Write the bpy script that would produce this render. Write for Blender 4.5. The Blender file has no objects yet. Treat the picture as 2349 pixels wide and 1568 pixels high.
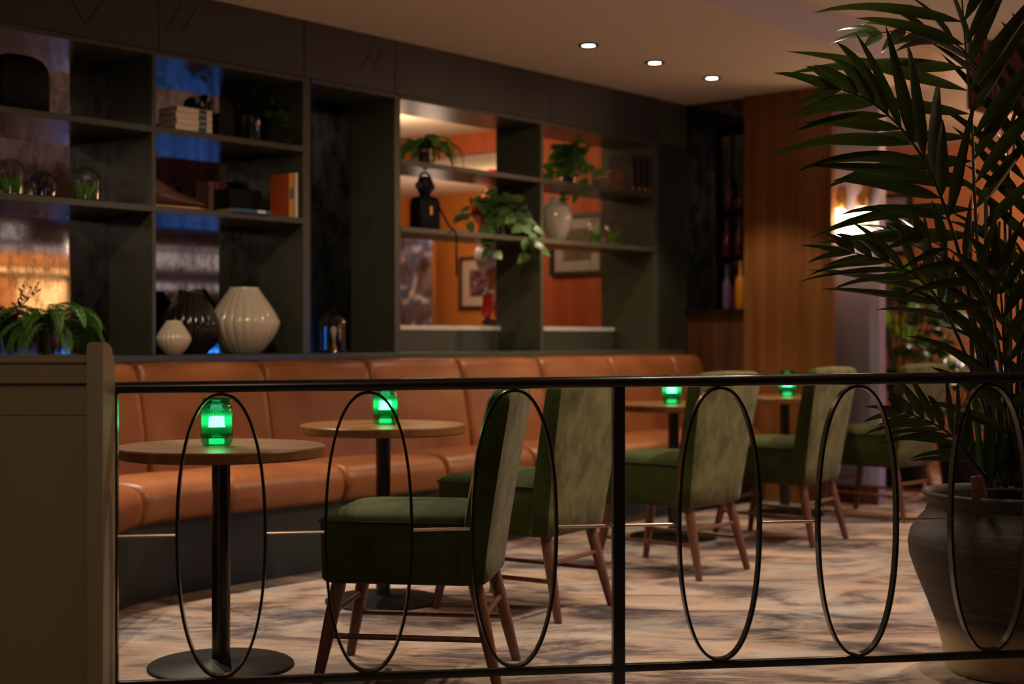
import bpy, bmesh, math, random
from math import sin, cos, pi, sqrt, atan2, radians
from mathutils import Vector, Matrix, noise
random.seed(7)
V = Vector
SC = bpy.context.scene
COL = SC.collection

# ------------------------------------------------------------------ camera, world, exposure
F = 3262.5            # focal length in pixels of the 2349 wide frame (50 mm on 36 mm)
H = 1.11              # eye height
cd = bpy.data.cameras.new('camera'); cam = bpy.data.objects.new('camera', cd); COL.objects.link(cam)
cam.location = (0, 0, H); cam.rotation_euler = (pi/2, 0, 0)
cd.lens = 50; cd.sensor_width = 36; cd.shift_y = -6/2349
cd.clip_start = .05; cd.clip_end = 60
cd.dof.use_dof = True; cd.dof.focus_distance = 4.45; cd.dof.aperture_fstop = 2.2
SC.camera = cam
w = bpy.data.worlds.new('dim_room_air'); SC.world = w; w.use_nodes = True
w.node_tree.nodes['Background'].inputs[0].default_value = (1.0, .78, .6, 1)
w.node_tree.nodes['Background'].inputs[1].default_value = .012
vs = SC.view_settings
vs.view_transform = 'Standard'; vs.look = 'None'; vs.gamma = 1; vs.use_curve_mapping = False
vs.exposure = 0.0
SC.cycles.use_denoising = True
SC.cycles.max_bounces = 8; SC.cycles.diffuse_bounces = 4; SC.cycles.glossy_bounces = 5
SC.cycles.transparent_max_bounces = 16; SC.cycles.transmission_bounces = 4
SC.cycles.sample_clamp_indirect = 3.0
SC.cycles.caustics_reflective = False; SC.cycles.caustics_refractive = False

# ------------------------------------------------------------------ wall frame
TH = atan2(.7558, .6547)
U = V((.6547, .7558, 0)); N = V((-.7558, .6547, 0))      # along the shelf wall, into the wall
O = V((-2.115, 6.376, 0))
def TW(t, d, z=0.0):
    p = O + U*t - N*d
    return V((p.x, p.y, z))
def P(px, py, Z):
    return V(((px-1174.5)/F*Z, Z, H-(py-778)/F*Z))
def t_at(px, d=0.0):
    r = (px-1174.5)/F
    a = TW(0, d)
    return (r*a.y - a.x)/(U.x - r*U.y)
def z_at(px, py, d=0.0):
    Zd = TW(t_at(px, d), d).y
    return H-(py-778)/F*Zd

# ------------------------------------------------------------------ materials
def mat(name, col=(.5,.5,.5), rough=.5, metal=0., spec=.5, coat=0., emit=None, es=0., sheen=0.):
    m = bpy.data.materials.new(name); m.use_nodes = True
    b = m.node_tree.nodes['Principled BSDF']
    b.inputs['Base Color'].default_value = (*col, 1); b.inputs['Roughness'].default_value = rough
    b.inputs['Metallic'].default_value = metal; b.inputs['Specular IOR Level'].default_value = spec
    b.inputs['Coat Weight'].default_value = coat; b.inputs['Coat Roughness'].default_value = .12
    if sheen: b.inputs['Sheen Weight'].default_value = sheen; b.inputs['Sheen Roughness'].default_value = .4
    if emit: b.inputs['Emission Color'].default_value = (*emit, 1); b.inputs['Emission Strength'].default_value = es
    return m
def nt(m): return m.node_tree.nodes, m.node_tree.links, m.node_tree.nodes['Principled BSDF']
def noisecol(m, stops, scale=5, detail=5, stretch=(1,1,1), rot=(0,0,0), coord='Object', dist=0., to='Base Color', rough=.55):
    n, l, b = nt(m)
    tc = n.new('ShaderNodeTexCoord'); mp = n.new('ShaderNodeMapping'); mp.inputs['Scale'].default_value = stretch
    mp.inputs['Rotation'].default_value = rot
    nz = n.new('ShaderNodeTexNoise'); nz.inputs['Scale'].default_value = scale; nz.inputs['Detail'].default_value = detail
    nz.inputs['Roughness'].default_value = rough; nz.inputs['Distortion'].default_value = dist
    cr = n.new('ShaderNodeValToRGB'); e = cr.color_ramp.elements
    e[0].position, e[0].color = stops[0][0], (*stops[0][1], 1)
    e[1].position, e[1].color = stops[-1][0], (*stops[-1][1], 1)
    for p_, c_ in stops[1:-1]:
        x = e.new(p_); x.color = (*c_, 1)
    l.new(tc.outputs[coord], mp.inputs[0]); l.new(mp.outputs[0], nz.inputs[0]); l.new(nz.outputs[0], cr.inputs[0])
    l.new(cr.outputs[0], b.inputs[to])
    return nz, cr, mp
def bump(m, scale=60, strength=.15, dist=.002, stretch=(1,1,1), coord='Object'):
    n, l, b = nt(m)
    tc = n.new('ShaderNodeTexCoord'); mp = n.new('ShaderNodeMapping'); mp.inputs['Scale'].default_value = stretch
    nz = n.new('ShaderNodeTexNoise'); nz.inputs['Scale'].default_value = scale; nz.inputs['Detail'].default_value = 4
    bp = n.new('ShaderNodeBump'); bp.inputs['Strength'].default_value = strength; bp.inputs['Distance'].default_value = dist
    l.new(tc.outputs[coord], mp.inputs[0]); l.new(mp.outputs[0], nz.inputs[0]); l.new(nz.outputs[0], bp.inputs['Height'])
    l.new(bp.outputs[0], b.inputs['Normal'])

M = {}
M['shelf'] = mat('shelf_paint', (.068,.072,.047), .30); bump(M['shelf'], 40, .05)
M['fascia'] = mat('fascia_paint', (.040,.038,.022), .45)
M['partition'] = mat('partition_paint', (.40,.33,.22), .38); bump(M['partition'], 30, .12, .002, (1,1,.25))
M['ceiling'] = mat('ceiling_paint', (.80,.73,.60), .8)
M['kick'] = mat('plinth_paint', (.016,.020,.015), .5)
M['leather'] = mat('tan_leather', (.3,.12,.05), .40, spec=.45)
noisecol(M['leather'], [(.3,(.20,.062,.018)),(.5,(.27,.088,.027)),(.75,(.34,.12,.040))], 3.5, 6)
bump(M['leather'], 14, .22, .006)
M['wood'] = mat('oak_veneer', (.36,.2,.09), .34, spec=.25)
noisecol(M['wood'], [(.3,(.13,.052,.017)),(.55,(.22,.095,.033)),(.8,(.28,.135,.05))], 3, 8, (1.2,14,14), dist=.6)
M['walnut'] = mat('walnut_legs', (.13,.05,.028), .35)
noisecol(M['walnut'], [(.3,(.10,.036,.02)),(.7,(.19,.075,.04))], 9, 5, (6,6,.8))
M['column'] = mat('column_veneer', (.3,.12,.035), .45)
noisecol(M['column'], [(.25,(.13,.042,.009)),(.5,(.21,.078,.019)),(.75,(.28,.11,.030))], 1.6, 8, (9,9,.35), dist=.4)
M['wainscot'] = mat('dark_wainscot', (.1,.04,.018), .45)
noisecol(M['wainscot'], [(.3,(.055,.022,.01)),(.7,(.13,.05,.02))], 2, 6, (9,9,.35))
M['black'] = mat('black_metal', (.022,.019,.017), .27, metal=.5, spec=.7, coat=.3)
M['blackpaint'] = mat('matte_black', (.004,.0036,.0032), .55, spec=.2)
M['brass'] = mat('copper_rod', (.92,.74,.62), .25, metal=1)
M['gold'] = mat('aged_brass', (.7,.45,.16), .35, metal=1)
M['cream'] = mat('cream_glaze', (.66,.58,.46), .16, coat=.6)
M['blackglaze'] = mat('black_glaze', (.012,.011,.012), .15, coat=.6)
M['orange'] = mat('orange_wall', (.50,.115,.03), .7)
noisecol(M['orange'], [(.3,(.42,.09,.024)),(.7,(.56,.135,.036))], 2, 4, (5,5,.3))
M['ochre'] = mat('ochre_wall', (.62,.23,.04), .7)
M['peach'] = mat('peach_wall', (.62,.26,.12), .7)
M['lilac'] = mat('lilac_wall', (.30,.28,.42), .5)
M['darkred'] = mat('dark_red_paint', (.10,.018,.010), .6)
M['page'] = mat('paper_pages', (.42,.32,.2), .8)
M['book_cream'] = mat('cream_book', (.80,.64,.46), .7)
M['book_orange'] = mat('orange_book', (.62,.11,.02), .6)
M['book_spine'] = mat('amber_cloth', (.65,.24,.03), .6)
M['book_ochre'] = mat('ochre_book', (.5,.25,.03), .6)
M['book_brown'] = mat('brown_book', (.10,.035,.015), .5)
M['book_dark'] = mat('dark_book', (.022,.014,.012), .5)
M['book_tan'] = mat('tan_book', (.22,.085,.035), .6)
M['book_blue'] = mat('blue_book', (.03,.12,.2), .45)
M['teal'] = mat('teal_label', (.02,.10,.09), .5)
M['white'] = mat('white_paint', (.75,.68,.6), .5)
M['giltline'] = mat('gilt_lines', (.75,.36,.06), .35, metal=.4)
M['soil'] = mat('soil', (.03,.018,.01), .95)
M['stem'] = mat('plant_stem', (.035,.06,.015), .45)
def leafmat(name, c1, c2, rough=.38, trans=.12):
    m = mat(name, c1, rough, spec=.5)
    noisecol(m, [(.3,c1),(.7,c2)], 6, 2)
    n, l, b = nt(m); out = n['Material Output']
    tl = n.new('ShaderNodeBsdfTranslucent'); mx = n.new('ShaderNodeMixShader'); mx.inputs[0].default_value = trans
    tl.inputs[0].default_value = (c2[0]*1.8, c2[1]*2.2, c2[2]*.8, 1)
    l.new(b.outputs[0], mx.inputs[1]); l.new(tl.outputs[0], mx.inputs[2]); l.new(mx.outputs[0], out.inputs[0])
    return m
M['palm'] = leafmat('palm_leaf', (.013,.022,.005), (.032,.042,.009), .18, .10)
M['fern'] = leafmat('fern_leaf', (.045,.14,.02), (.10,.24,.04), .5, .2)
M['ivy'] = leafmat('ivy_leaf', (.05,.13,.035), (.16,.26,.10), .35, .2)
M['pothos'] = leafmat('pothos_leaf', (.035,.10,.02), (.12,.24,.04), .35, .25)
M['bush'] = leafmat('rubber_leaf', (.012,.035,.012), (.03,.075,.02), .3, .2)
M['lime'] = leafmat('lime_leaf', (.10,.26,.02), (.2,.42,.05), .45, .3)
M['velvet'] = mat('olive_velvet', (.07,.08,.03), .8, spec=.15, sheen=.08)
noisecol(M['velvet'], [(.30,(.050,.048,.014)),(.45,(.095,.088,.030)),(.55,(.145,.13,.050)),(.72,(.20,.175,.078))], 9, 10, (1,1,.75), dist=.3, rough=.68)
M['velvet_seat_shade'] = mat('green_velvet_and_shade', (.05,.075,.02), .8, spec=.12, sheen=.08)
noisecol(M['velvet_seat_shade'], [(.3,(.024,.034,.007)),(.55,(.048,.062,.014)),(.8,(.10,.11,.030))], 6, 8, (1,1.5,1), dist=.6, rough=.6)
M['piping'] = mat('velvet_piping', (.015,.018,.006), .7)

# carpet
m = mat('distressed_carpet', (.4,.32,.27), .95, spec=.1); M['carpet'] = m
n, l, b = nt(m)
tc = n.new('ShaderNodeTexCoord')
def nz_(scale, st, rot, det=8, rgh=.6, dist=.5):
    mp = n.new('ShaderNodeMapping'); mp.inputs['Scale'].default_value = st; mp.inputs['Rotation'].default_value = (0,0,rot)
    z = n.new('ShaderNodeTexNoise'); z.inputs['Scale'].default_value = scale; z.inputs['Detail'].default_value = det
    z.inputs['Roughness'].default_value = rgh; z.inputs['Distortion'].default_value = dist
    l.new(tc.outputs['Object'], mp.inputs[0]); l.new(mp.outputs[0], z.inputs[0]); return z
a1 = nz_(1.5, (1,2.0,1), -radians(35), 10, .66, 1.1); a2 = nz_(9, (.8,3.6,1), -radians(35), 10, .8, .8); a3 = nz_(160, (1,1,1), 0, 2)
a4 = nz_(1.3, (1,1.6,1), -radians(30), 5)
mxa = n.new('ShaderNodeMath'); mxa.operation = 'MULTIPLY_ADD'; mxa.inputs[1].default_value = .34
l.new(a2.outputs[0], mxa.inputs[0]); l.new(a1.outputs[0], mxa.inputs[2])
cr = n.new('ShaderNodeValToRGB'); e = cr.color_ramp.elements
e[0].position = .53; e[0].color = (.07,.058,.066,1); e[1].position = .84; e[1].color = (.52,.43,.37,1)
x = e.new(.60); x.color = (.16,.13,.13,1); x = e.new(.67); x.color = (.34,.275,.235,1)
l.new(mxa.outputs[0], cr.inputs[0])
cr2 = n.new('ShaderNodeValToRGB'); e = cr2.color_ramp.elements
e[0].position = .42; e[0].color = (1,.86,.76,1); e[1].position = .62; e[1].color = (.90,.95,1,1)
l.new(a4.outputs[0], cr2.inputs[0])
mm = n.new('ShaderNodeMix'); mm.data_type = 'RGBA'; mm.blend_type = 'MULTIPLY'; mm.inputs[0].default_value = 1
l.new(cr.outputs[0], mm.inputs[6]); l.new(cr2.outputs[0], mm.inputs[7]); l.new(mm.outputs[2], b.inputs['Base Color'])
bp = n.new('ShaderNodeBump'); bp.inputs['Strength'].default_value = .5; bp.inputs['Distance'].default_value = .004
l.new(a3.outputs[0], bp.inputs['Height']); l.new(bp.outputs[0], b.inputs['Normal'])

# antique mirror: foxed glass
def mirror(name, tint, dark, th=.52, rough=.07):
    m = mat(name, tint, rough, metal=1); n, l, b = nt(m)
    tc = n.new('ShaderNodeTexCoord')
    z = n.new('ShaderNodeTexNoise'); z.inputs['Scale'].default_value = 16; z.inputs['Detail'].default_value = 10; z.inputs['Roughness'].default_value = .8
    mp = n.new('ShaderNodeMapping'); mp.inputs['Scale'].default_value = (1,1,.45)
    l.new(tc.outputs['Object'], mp.inputs[0]); l.new(mp.outputs[0], z.inputs[0])
    cr = n.new('ShaderNodeValToRGB'); e = cr.color_ramp.elements
    e[0].position = th-.10; e[0].color = (*dark,1); e[1].position = th+.10; e[1].color = (*tint,1)
    l.new(z.outputs[0], cr.inputs[0]); l.new(cr.outputs[0], b.inputs['Base Color'])
    cr3 = n.new('ShaderNodeValToRGB'); e = cr3.color_ramp.elements
    e[0].position = .35; e[0].color = (rough*2.2,)*3+(1,); e[1].position = .55; e[1].color = (rough,)*3+(1,)
    l.new(z.outputs[0], cr3.inputs[0]); l.new(cr3.outputs[0], b.inputs['Roughness'])
    return m
M['mirror'] = mirror('foxed_mirror', (.44,.43,.46), (.10,.08,.07), .45, .035)
M['darkmirror'] = mirror('dark_foxed_mirror', (.20,.21,.24), (.03,.03,.035), .50, .08)

def glass(name, tint=(1,1,1), refl=.12, rough=.02):
    m = bpy.data.materials.new(name); m.use_nodes = True
    n = m.node_tree.nodes; l = m.node_tree.links; n.clear()
    o = n.new('ShaderNodeOutputMaterial'); t = n.new('ShaderNodeBsdfTransparent'); g = n.new('ShaderNodeBsdfGlossy')
    t.inputs[0].default_value = (*tint,1); g.inputs['Roughness'].default_value = rough
    lw = n.new('ShaderNodeLayerWeight'); lw.inputs[0].default_value = .25
    mr = n.new('ShaderNodeMapRange'); mr.inputs[3].default_value = refl*.35; mr.inputs[4].default_value = min(.9, refl*5)
    mx = n.new('ShaderNodeMixShader')
    l.new(lw.outputs['Facing'], mr.inputs[0]); l.new(mr.outputs[0], mx.inputs[0])
    l.new(t.outputs[0], mx.inputs[1]); l.new(g.outputs[0], mx.inputs[2]); l.new(mx.outputs[0], o.inputs[0])
    return m
M['glass'] = glass('clear_glass', (.93,.94,.93), .13)
M['smoke'] = glass('smoked_glass', (.30,.26,.18), .10)
M['greenglass'] = glass('green_glass', (.13,.80,.42), .10, .05)
M['bottle_dark'] = mat('dark_bottle_glass', (.10,.016,.012), .12, coat=.4)
M['bottle_amber'] = mat('amber_bottle', (.45,.17,.015), .25)
M['bottle_plum'] = mat('plum_bottle', (.09,.06,.13), .25)
M['bottle_green'] = mat('green_bottle', (.05,.08,.02), .2)
def emis(name, col, s):
    m = bpy.data.materials.new(name); m.use_nodes = True; n = m.node_tree.nodes; l = m.node_tree.links; n.clear()
    o = n.new('ShaderNodeOutputMaterial'); e = n.new('ShaderNodeEmission'); e.inputs[0].default_value = (*col,1); e.inputs[1].default_value = s
    l.new(e.outputs[0], o.inputs[0]); return m
M['led'] = emis('downlight_glow', (1,.93,.8), 14)
M['sconceglow'] = emis('sconce_glow', (1,.80,.52), 7)
M['greencore'] = emis('green_lamp_glow', (.75,1,.85), 9)
m = bpy.data.materials.new('green_glow_band'); m.use_nodes = True; M['greenband'] = m
n = m.node_tree.nodes; l = m.node_tree.links; n.clear()
o = n.new('ShaderNodeOutputMaterial'); em = n.new('ShaderNodeEmission'); em.inputs[0].default_value = (.01,.85,.28,1)
tr = n.new('ShaderNodeBsdfTransparent'); tr.inputs[0].default_value = (.75,1,.85,1); ad = n.new('ShaderNodeAddShader')
tc = n.new('ShaderNodeTexCoord'); sp = n.new('ShaderNodeSeparateXYZ'); cr = n.new('ShaderNodeValToRGB'); mr = n.new('ShaderNodeMapRange')
mr.inputs[1].default_value = .040; mr.inputs[2].default_value = .125
e = cr.color_ramp.elements; e[0].position = 0; e[0].color = (.05,)*3+(1,); e[1].position = 1; e[1].color = (.05,)*3+(1,)
for p_,v_ in ((.22,.14),(.40,.8),(.62,.8),(.82,.12)):
    x = e.new(p_); x.color = (v_,)*3+(1,)
l.new(tc.outputs['Object'], sp.inputs[0]); l.new(sp.outputs[2], mr.inputs[0]); l.new(mr.outputs[0], cr.inputs[0]); l.new(cr.outputs[0], em.inputs[1])
l.new(em.outputs[0], ad.inputs[0]); l.new(tr.outputs[0], ad.inputs[1]); l.new(ad.outputs[0], o.inputs[0])
M['greendim'] = emis('green_lamp_base_glow', (.05,.9,.38), 1.3)
M['bluepanel'] = emis('blue_backlit_panel', (.03,.26,.95), 6.5)
M['bluedim'] = emis('dim_blue_backlit_panel', (.05,.14,.5), .8)
M['goldpanel'] = emis('gold_backlit_shelf', (1,.45,.14), 4.0)
M['amberpanel'] = emis('amber_backlit_panel', (.9,.26,.05), 1.6)
M['greypanel'] = emis('pale_backlit_panel', (.50,.38,.34), 1.1)

# ------------------------------------------------------------------ mesh builder
class MB:
    def __init__(s): s.v = []; s.f = []; s.mi = []; s.cur = 0
    def add(s, vs, fs, T=None):
        o = len(s.v)
        s.v += [tuple(T @ V(p)) if T else tuple(p) for p in vs]
        for f in fs: s.f.append([i+o for i in f]); s.mi.append(s.cur)
        return s
    def box(s, x0,x1,y0,y1,z0,z1, T=None):
        return s.add([(x0,y0,z0),(x1,y0,z0),(x1,y1,z0),(x0,y1,z0),(x0,y0,z1),(x1,y0,z1),(x1,y1,z1),(x0,y1,z1)],
            [(0,3,2,1),(4,5,6,7),(0,1,5,4),(1,2,6,5),(2,3,7,6),(3,0,4,7)], T)
    def lathe(s, prof, n=32, T=None, rib=None, cap=True):
        vs = []; fs = []
        for k,(r,z) in enumerate(prof):
            for i in range(n):
                a = 2*pi*i/n; rr = r*(rib(a, z) if rib else 1)
                vs.append((rr*cos(a), rr*sin(a), z))
        for k in range(len(prof)-1):
            for i in range(n):
                j = (i+1)%n; fs.append((k*n+i, k*n+j, (k+1)*n+j, (k+1)*n+i))
        if cap:
            if prof[0][0] > 1e-4: fs.append(tuple(range(n-1,-1,-1)))
            if prof[-1][0] > 1e-4: fs.append(tuple((len(prof)-1)*n+i for i in range(n)))
        return s.add(vs, fs, T)
    def tube(s, pts, r, n=8, cap=True, T=None, flat=None):
        # r: number or list. flat=(ru, rv, up) gives an elliptical/rect strip
        pts = [V(p) for p in pts]; m_ = len(pts); rs = r if isinstance(r,(list,tuple)) else [r]*m_
        vs = []; fs = []; ref = None
        for k,p in enumerate(pts):
            t = (pts[min(k+1,m_-1)]-pts[max(k-1,0)]).normalized()
            if ref is None:
                ref = V((0,0,1)) if abs(t.z) < .9 else V((1,0,0))
            u = t.cross(ref).normalized(); ref2 = u.cross(t).normalized(); ref = ref2
            for i in range(n):
                a = 2*pi*i/n
                vs.append(tuple(p + (u*cos(a)+ref2*sin(a))*rs[k]))
        for k in range(m_-1):
            for i in range(n):
                j=(i+1)%n; fs.append((k*n+i,k*n+j,(k+1)*n+j,(k+1)*n+i))
        if cap: fs.append(tuple(range(n-1,-1,-1))); fs.append(tuple((m_-1)*n+i for i in range(n)))
        return s.add(vs, fs, T)
    def loft(s, rings, closed=True, caps=True, T=None):
        n = len(rings[0]); vs = [p for r_ in rings for p in r_]; fs = []
        for k in range(len(rings)-1):
            for i in range(n if closed else n-1):
                j=(i+1)%n; fs.append((k*n+i,k*n+j,(k+1)*n+j,(k+1)*n+i))
        if caps and closed: fs.append(tuple(range(n-1,-1,-1))); fs.append(tuple((len(rings)-1)*n+i for i in range(n)))
        return s.add(vs, fs, T)
    def build(s, name, m, parent=None, loc=None, rz=0, bevel=0, smooth=True, seg=2, sub=0, ang=35):
        me = bpy.data.meshes.new(name); me.from_pydata(s.v, [], s.f); me.validate(); 
        ms = m if isinstance(m,(list,tuple)) else [m]
        for x in ms: me.materials.append(x)
        if len(ms) > 1:
            for p_, i in zip(me.polygons, s.mi): p_.material_index = i
        bm = bmesh.new(); bm.from_mesh(me); bmesh.ops.recalc_face_normals(bm, faces=bm.faces); bm.to_mesh(me); bm.free()
        if smooth:
            me.shade_smooth(); me.set_sharp_from_angle(angle=radians(ang))
        o = bpy.data.objects.new(name, me); COL.objects.link(o)
        if parent: o.parent = parent
        if loc is not None: o.location = loc
        o.rotation_euler.z = rz
        if bevel:
            bv = o.modifiers.new('bevel','BEVEL'); bv.width = bevel; bv.segments = seg; bv.limit_method = 'ANGLE'; bv.angle_limit = radians(40); bv.harden_normals = False
        if sub:
            sb = o.modifiers.new('sub','SUBSURF'); sb.levels = sub; sb.render_levels = sub
        return o
def B(x0,x1,y0,y1,z0,z1,T=None): return MB().box(x0,x1,y0,y1,z0,z1,T)
def tag(o, label=None, cat=None, group=None, kind=None):
    if label: o['label'] = label
    if cat: o['category'] = cat
    if group: o['group'] = group
    if kind: o['kind'] = kind
    return o
def struct(name, mb, m, **k):
    o = mb.build(name, m, smooth=k.pop('smooth', False), **k); o['kind'] = 'structure'; return o
def thing(name, label, cat, loc=(0,0,0), rz=0, group=None):
    o = bpy.data.objects.new(name, None); COL.objects.link(o); o.empty_display_size = .1
    o.location = loc; o.rotation_euler = (0,0,rz); tag(o, label, cat, group); return o
def dup(root, loc, rz, label, group=None):
    r = root.copy(); COL.objects.link(r); r.location = loc; r.rotation_euler = (0,0,rz); r['label'] = label
    if group: r['group'] = group
    for ch in root.children:
        c = ch.copy(); COL.objects.link(c); c.parent = r
        for g in ch.children:
            d = g.copy(); COL.objects.link(d); d.parent = c
    return r
W0 = dict(loc=O, rz=TH)      # local frame of the shelf wall: x along it, -y = d towards the room
def wb(t0,t1,d0,d1,z0,z1): return B(t0,t1,-d1,-d0,z0,z1)
def wadd(mb,t0,t1,d0,d1,z0,z1): return mb.box(t0,t1,-d1,-d0,z0,z1)
def spot(name, loc, target, power, col, size=75, blend=.5, r=.03, parent=None):
    L = bpy.data.lights.new(name,'SPOT'); L.energy = power; L.color = col; L.spot_size = radians(size); L.spot_blend = blend; L.shadow_soft_size = r
    o = bpy.data.objects.new(name, L); COL.objects.link(o)
    d = V(target)-V(loc); o.rotation_euler = d.to_track_quat('-Z','Y').to_euler(); o.location = loc
    if parent is not None:
        o.parent = parent; o.matrix_parent_inverse = Matrix.Translation(-V(parent.location))
    return o
def point(name, loc, power, col, r=.04):
    L = bpy.data.lights.new(name,'POINT'); L.energy = power; L.color = col; L.shadow_soft_size = r
    o = bpy.data.objects.new(name, L); COL.objects.link(o); o.location = loc; return o

# ------------------------------------------------------------------ the room
struct('floor', B(-6, 16, -3, 22, -.05, 0), M['carpet'])
CZ = 2.80
# ceiling: low plate, then a raised tray beginning 1.82 m from the shelf wall
mb = MB(); wadd(mb, -8, 16, -8, 1.82, CZ, CZ+.06); struct('ceiling', mb, M['ceiling'], **W0)
mb = MB()
wadd(mb, -8, 16, 1.82, 8.3, CZ+.16, CZ+.22); wadd(mb, -8, 16, 1.80, 1.82, CZ+.06, CZ+.22)
struct('trim_1', mb, M['ceiling'], **W0)
# dark red bulkhead top right
mb = MB(); wadd(mb, 5.15, 5.5, 2.1, 6.5, 2.55, CZ+.16); struct('trim_2', mb, M['darkred'], **W0)
# shelf wall: solid left part, parts round the pass-through
mb = MB()
wadd(mb, -8, 2.26, -.50, -.385, 0, CZ)
wadd(mb, 2.26, 5.4, -.50, -.385, 0, 1.16)
wadd(mb, 2.26, 5.4, -.50, -.385, 2.5, CZ)
wadd(mb, -8, -.39, -.385, 0, 0, CZ)
wadd(mb, 4.80, 5.36, -.50, 0, 0, CZ)
wadd(mb, -.39, 4.80, -.385, .0, 0, .999)
struct('wall_left', mb, M['shelf'], **W0)
# fascia over the shelving with panel joints
mb = MB()
for a,b_ in ((-8,.62),(.624,1.535),(1.541,2.205),(2.211,3.6),(3.604,4.80)):
    wadd(mb, a, b_, -.385, .012, 2.50, CZ)
o_ = struct('trim_3', mb, M['fascia'], **W0)
mb = MB()
for (x0,z0,x1,z1) in ((.05,2.78,.22,2.56),(.22,2.56,.40,2.78),(1.95,2.6,2.03,2.74),(2.03,2.6,2.11,2.74),(.66,2.6,.75,2.74),(.75,2.6,.84,2.74)):
    mb.tube([(x0,-.0125,z0),(x1,-.0125,z1)], .0022, 5)
struct('trim_4', mb, M['blackpaint'], **W0)

# far end wall (t = 5.157): mirror panel, drinks niche, wood column
mb = MB()
wadd(mb, 5.157, 5.45, -.39, .51, 0, 1.30)
struct('wall_right', mb, M['wainscot'], **W0)
mb = MB(); wadd(mb, 5.157, 5.45, 0, .245, 1.32, 2.62); mb.box(5.40,5.45,-.51,-.245,1.32,2.62)
mb2 = MB(); wadd(mb2, 5.157, 5.45, -.2, .51, 2.62, CZ); struct('trim_5', mb2, M['darkmirror'], **W0)
o_ = mb.build('mirror_panel', M['darkmirror'], smooth=False, **W0); tag(o_, 'tall cloudy dark antique mirror panel in the far corner above the wood wainscot', 'mirror')
# vertical joint strip
mb = MB(); wadd(mb, 5.15, 5.157, .243, .252, 1.32, 2.62); wadd(mb, 5.15, 5.157, .0, .006, 1.0, 1.31); struct('trim_6', mb, M['black'], **W0)
# orange column face
mb = MB(); wadd(mb, 5.11, 5.17, .51, 1.185, 0, CZ); struct('wall_column', mb, M['column'], **W0)
mb = MB(); wadd(mb, 5.17, 5.40, .51, .95, 0, CZ); wadd(mb, 5.36, 5.46, .8, 1.40, 0, CZ)
struct('wall_front', mb, M['lilac'], **W0)
mb = MB(); wadd(mb, 5.34, 5.36, .9, 1.40, 0, .12); struct('baseboard_right', mb, M['darkred'], **W0)
# orange wall behind the pass-through, header and the next room
mb = MB(); wadd(mb, 5.157, 5.30, -1.50, -.50, 0, CZ); struct('wall_orange', mb, M['orange'], **W0)
mb = MB(); wadd(mb, 5.157, 5.30, -5, -1.50, 2.64, CZ); struct('trim_7', mb, M['orange'], **W0)
mb = MB(); wadd(mb, 5.30, 11, -5, -.5, 2.62, 2.70); struct('trim_8', mb, M['ceiling'], **W0)
mb = MB(); wadd(mb, 7.3, 7.4, -6, -.9, 0, 2.62); struct('wall_ochre', mb, M['ochre'], **W0)
mb = MB(); wadd(mb, -3, 9, -5.1, -5, 0, CZ); struct('wall_far_left', mb, M['ochre'], **W0)
# the far room right of the column
mb = MB(); wadd(mb, 8.4, 8.5, -1.0, 8.3, 0, CZ+.2); struct('wall_far_right', mb, M['peach'], **W0)
# side of the room seen only in the antique mirrors
mb = MB(); wadd(mb, -8, 16, 8.2, 8.3, 0, CZ+.2); struct('wall_back', mb, M['wainscot'], **W0)

# back bar that the mirrors show
bar = thing('back_bar', 'gold and blue lit back bar seen as bright bands in the antique mirrors', 'bar', TW(0,8.2), TH)
def bb(t0,t1,d0,d1,z0,z1): return B(t0,t1,d0,d1,z0,z1)
bb(2.0,9.2,.0,.55,0,1.0).build('counter', M['wainscot'], bar, smooth=False)
bb(1.9,9.3,-.0,.62,1.0,1.04).build('counter_top', M['wood'], bar, smooth=False)
bb(5.25,9.2,.55,.57,.62,.98).build('blue_light_panel', M['bluepanel'], bar, smooth=False)
bb(2.0,5.2,.55,.57,.62,.98).build('dim_blue_light_panel', M['bluedim'], bar, smooth=False)
for (a,b_,z0,z1,mm_) in ((2.2,5.1,2.22,2.40,'greypanel'),(2.2,5.7,2.10,2.17,'greypanel'),(2.2,5.7,1.95,2.09,'amberpanel'),(2.2,5.7,1.87,1.91,'goldpanel'),(2.2,4.5,1.68,1.80,'goldpanel'),(2.2,4.5,1.36,1.66,'greypanel'),(4.5,5.0,1.36,1.80,'amberpanel'),(5.0,5.6,1.36,1.78,'goldpanel'),
        (6.0,9.2,1.98,2.25,'greypanel'),(6.0,9.2,1.72,1.80,'greypanel'),(5.8,9.2,1.12,1.3,'bluedim'),(5.4,9.2,2.5,2.56,'bluedim')):
    bb(a,b_,.02,.05,z0,z1).build('light_panel', M[mm_], bar, smooth=False)
for z in (1.33,1.82,2.18,2.42):
    bb(2.1,9.2,.0,.28,z,z+.03).build('bar_shelf', M['wainscot'], bar, smooth=False)

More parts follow.
